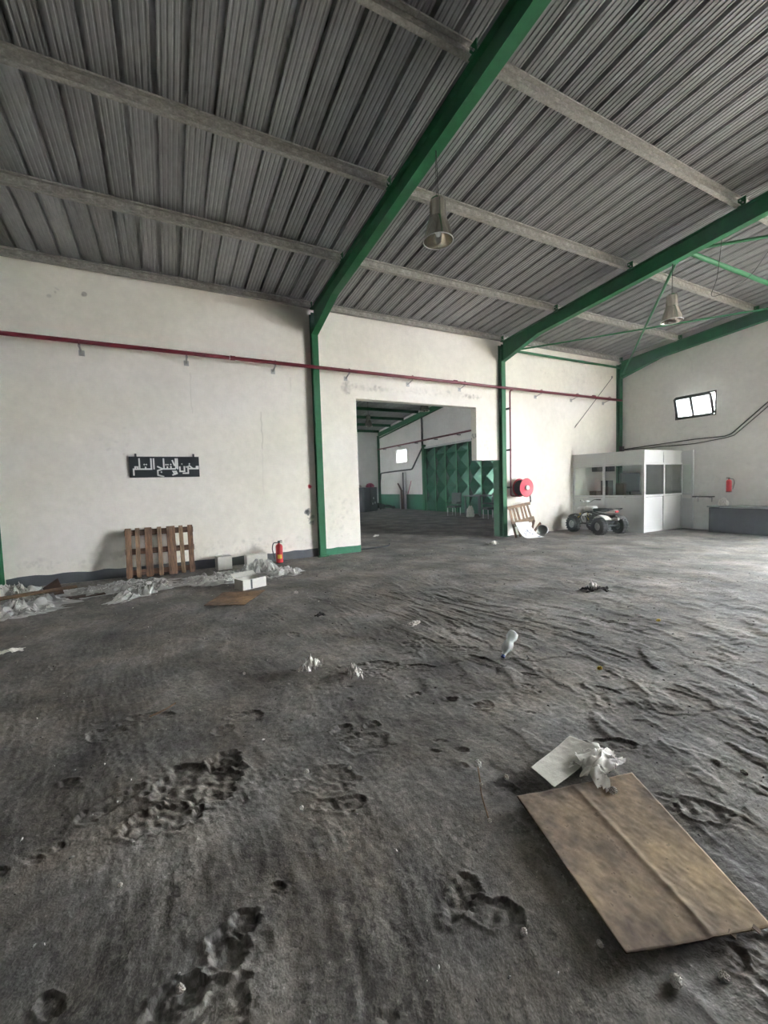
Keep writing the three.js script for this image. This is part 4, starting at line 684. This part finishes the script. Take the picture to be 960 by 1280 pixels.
  part('tail', [rbx(0.2, 0.07, 0.3, 0.03, 0, 0.66, 0.62, -0.2)], fm, g); part('tail_lamp', rbx(0.12, 0.05, 0.03, 0.01, 0, 0.67, 0.78), mat.extRed, g);
  part('nose', rbx(0.3, 0.26, 0.26, 0.08, 0, 0.62, -0.54, 0.35), mat.white, g); part('headlamp', put(new THREE.SphereGeometry(0.085, 20, 12), -0.0, 0.63, -0.66), mat.glass, g);
  part('bumper', [tube([V(-0.16, 0.34, -0.66), V(-0.15, 0.5, -0.74), V(0.15, 0.5, -0.74), V(0.16, 0.34, -0.66)], 0.014, 24, 6)], mat.black, g);
  const hb = part('handlebar', tube([V(-0.36, 0.98, -0.2), V(-0.22, 0.98, -0.28), V(-0.08, 0.9, -0.34), V(0.08, 0.9, -0.34), V(0.22, 0.98, -0.28), V(0.36, 0.98, -0.2)], 0.012, 40, 8), mat.black, g);
  for (const s of [-1, 1]) part('grip', rod(V(s * 0.27, 0.982, -0.25), V(s * 0.38, 0.978, -0.19), 0.02, 10), mat.rubber, hb);
  part('steering_stem', rod(V(0, 0.5, -0.48), V(0, 0.92, -0.34), 0.02), mat.steel, g); part('bar_pad', rbx(0.16, 0.06, 0.06, 0.02, 0, 0.94, -0.33), mat.white, g);
  for (const s of [-1, 1]) { part('shock_absorber', [rod(V(s * 0.12, 0.58, -0.48), V(s * 0.26, 0.26, -0.52), 0.026, 10)], mat.yellow, g); part('foot_peg', [rbx(0.12, 0.03, 0.2, 0.01, s * 0.24, 0.27, 0.0)], mat.black, g); }
  part('rear_rack', [tube([V(-0.14, 0.68, 0.6), V(-0.14, 0.76, 0.84), V(0.14, 0.76, 0.84), V(0.14, 0.68, 0.6)], 0.01, 24, 6)], mat.black, g);
}

// ---------------------------------------------------------------- desk corner at the right
{
  const d = thing('low_counter', [14.0, 0, -5.6], 'long low grey counter against the side wall', 'counter');
  part('front_panel', bx(0.03, 0.7, 1.75, -0.26, 0.36, 0.1), mat.darkGrey, d); part('side_panel', bx(0.52, 0.7, 0.03, 0, 0.36, -0.78), mat.darkGrey, d); part('top', rbx(0.6, 0.04, 1.86, 0.008, -0.01, 0.74, 0.1), M({ color: L(0.4, 0.42, 0.42), map: paintMap, roughness: 0.5 }), d);
  crumb('white_bag', 13.98, -6.15, [0.16, 0.2, 0.14], mat.tissue, 'crumpled white plastic bag on the grey counter', 'bag', 81, 0.2, undefined, 0.76);
  const s = thing('shelf', [14.18, 0, -6.75], 'small grey wall shelf left of the white bag', 'shelf'); part('board', bx(0.2, 0.03, 0.5, 0, 1.0, 0), mat.darkGrey, s); part('bracket', [bx(0.14, 0.02, 0.02, 0.02, 0.97, -0.18), bx(0.14, 0.02, 0.02, 0.02, 0.97, 0.18), bx(0.02, 0.14, 0.02, 0.09, 0.91, -0.18), bx(0.02, 0.14, 0.02, 0.09, 0.91, 0.18)], mat.steel, s);
  const c = thing('cable_run', [XR - 0.02, 0, 0], 'grey cables clipped along the side wall, rising to the right', 'cable');
  part('cable', tube([V(0, 2.62, -9.35), V(0, 2.68, -8.2), V(0, 2.73, -7.07), V(0, 2.73, -6.3), V(0, 2.8, -6.1), V(0, 3.5, -5.34), V(0, 4.4, -4.4)], 0.016, 120, 6, 0.1), mat.darkGrey, c);
  part('cable', tube([V(0, 2.6, -9.3), V(0, 2.6, -8.2), V(0, 2.6, -7.07), V(0, 2.68, -6.3), V(0, 2.74, -6.05), V(0, 3.42, -5.3), V(0, 4.3, -4.35)], 0.012, 120, 6, 0.1), mat.darkGrey, c);
  const h = thing('junction_box', [14.1, 2.62, -9.28], 'small dark junction box on the corner column', 'junction box'); part('body', rbx(0.14, 0.2, 0.1, 0.01, -0.08, 0, 0.1), mat.darkGrey, h); part('cable_gland', cyl(0.02, 0.02, 0.06, -0.08, -0.12, 0.1), mat.black, h);
}

// ---------------------------------------------------------------- things in the far hall
{
  const g = thing('dark_cabinet', [11.35, 0, -24.9], 'dark machine cabinet in the far hall at the left of the opening', 'cabinet', undefined, 0.5);
  part('body', rbx(1.5, 1.55, 1.1, 0.02, 0, 0.78, 0), mat.darkGrey, g); part('door', bx(0.68, 1.4, 0.03, -0.36, 0.78, 0.56), mat.black, g); part('door', bx(0.68, 1.4, 0.03, 0.36, 0.78, 0.56), mat.darkGrey, g);
  for (const [x, y] of [[0.2, 0.5], [0.45, 0.55], [0.3, 0.85]]) part('dial', cyl(0.07, 0.07, 0.03, x, y, 0.58, Math.PI / 2), mat.steel, g);
  crumb('cloth_bundle', 11.75, -24.7, [0.34, 0.25, 0.3], mat.pink, 'pink cloth bundle on top of the dark machine cabinet', 'cloth', 91, 0, undefined, 1.56);
  crumb('grey_bundle', 10.95, -25.0, [0.35, 0.22, 0.3], mat.stone, 'grey bundle on top of the dark machine cabinet', 'cloth', 92, 0, undefined, 1.56);
  crumb('rubble_heap', 13.1, -26.4, [0.8, 0.4, 0.7], mat.rag, 'low heap of rubble at the foot of the far wall pipes', 'rubble', 93, 0.3);
  const p = thing('vertical_pipes', [14.38, 0, -24.95], 'pale vertical pipes on the far wall between cabinet and gate', 'pipe');
  part('pipe', rod(V(0.03, 0, 0), V(0.03, 2.5, 0), 0.08, 12), mat.darkGrey, p); part('pipe', rod(V(-0.03, 0, -0.3), V(-0.03, 1.0, -0.3), 0.09, 12), mat.white, p); part('pipe', rod(V(-0.03, 0, 0.3), V(-0.03, 2.5, 0.3), 0.08, 12), mat.white, p);
  part('branch', rod(V(-0.1, 1.2, -0.02), V(-0.1, 1.75, -0.55), 0.06, 10), mat.woodDark, p); part('branch', rod(V(-0.12, 0, 0.0), V(-0.12, 1.3, -0.04), 0.08, 10), mat.woodDark, p); part('stick', rod(V(-0.1, 1.0, 0.75), V(-0.05, 1.9, 1.15), 0.02, 8), mat.pink, p);
  const c = thing('far_conduit', [14.3, 0, 0], 'dark conduit stepping along the far wall up to the gate', 'conduit');
  part('conduit', tube([V(0, 1.2, -28.4), V(0, 2.55, -28.1), V(0, 2.62, -26), V(0, 2.65, -23.7), V(0, 2.75, -23.5), V(0, 3.9, -22.35)], 0.05, 90, 8, 0.1), mat.darkGrey, c);
  const q = thing('far_fire_pipe', [14.24, 4.36, 0], 'red fire pipe high on the far wall above the green gate', 'pipe');
  part('pipe', rod(V(0, 0, -28.4), V(0, 0, -9.8), 0.05, 10), mat.red, q); for (let z = -27.5; z < -11; z += 2.2) part('bracket', bx(0.24, 0.04, 0.05, 0.13, -0.07, z), mat.darkGrey, q);
  const dp = thing('far_riser', [14.42, 0, -22.5], 'dark vertical pipe on the far wall above the gate corner', 'pipe'); part('pipe', rod(V(0, 3.9, 0), V(0, 5.9, 0), 0.06, 10), mat.darkGrey, dp); part('clip', bx(0.1, 0.05, 0.16, 0.02, 5, 0), mat.steel, dp);
  const chair = (x, z, turn, label) => { const s = thing('black_chair', [x, 0, z], label, 'chair', 'black chairs by the gate', turn); part('seat', rbx(0.55, 0.1, 0.55, 0.03, 0, 0.46, 0), mat.black, s); part('backrest', rbx(0.55, 0.6, 0.09, 0.03, 0, 0.86, -0.26, -0.12), mat.black, s); for (const [a, b] of [[-0.23, -0.23], [0.23, -0.23], [-0.23, 0.23], [0.23, 0.23]]) part('leg', rod(V(a, 0, b), V(a, 0.42, b), 0.022), mat.steel, s); for (const a of [-0.3, 0.3]) part('armrest', rbx(0.06, 0.05, 0.5, 0.02, a, 0.68, 0), mat.black, s); };
  chair(12.9, -17.3, -1.2, 'left black chair in front of the green gate'); chair(12.9, -14.6, -1.8, 'right black chair in front of the green gate');
  const t = thing('dark_table', [13.5, 0, -16.05], 'dark table between the two black chairs by the gate', 'table'); part('table_top', rbx(1.0, 0.06, 1.3, 0.01, 0, 1.0, 0), mat.black, t); for (const [a, b] of [[-0.42, -0.55], [0.42, -0.55], [-0.42, 0.55], [0.42, 0.55]]) part('leg', bx(0.06, 0.97, 0.06, a, 0.485, b), mat.darkGrey, t);
  crumb('floor_sack', 12.9, -16.0, [0.25, 0.5, 0.2], mat.tissue, 'pale sack standing between the black chairs', 'sack', 95);
}

// ---------------------------------------------------------------- grit strewn over the floor
{
  const gm = new THREE.InstancedMesh(crumple(1, 0.7, 0.8, 5, 4), M({ color: 0xffffff, roughness: 0.95 }), 1900); gm.name = 'grit'; scene.add(gm); tag(gm, 'fine grit and crumbs strewn over the dusty floor', 'grit', null, 'stuff');
  const r = rng(404), m = new THREE.Matrix4(), q = new THREE.Quaternion(), c = new THREE.Color();
  for (let k = 0; k < 1900; k++) {
    const d = r() ** 1.4, x = lerp(-1.6, 9, r()), z = -0.5 - 8.2 * d, s = (0.0025 + 0.007 * r() ** 3) * (1 + 1.2 * d); q.setFromEuler(new THREE.Euler(0, r() * 6.3, 0)); m.compose(V(x, floorY(x, z) - 0.001, z), q, V(s * 1.4, s, s)); gm.setMatrixAt(k, m); const t = r(), v = t < 0.62 ? 0.12 + 0.12 * r() : 0.5 + 0.25 * r(); gm.setColorAt(k, c.setRGB(v, v * 0.97, v * 0.9));
  }
}

scene.traverse((o) => { if (o.isMesh) { o.castShadow = true; o.receiveShadow = true; } });
renderer.render(scene, camera);
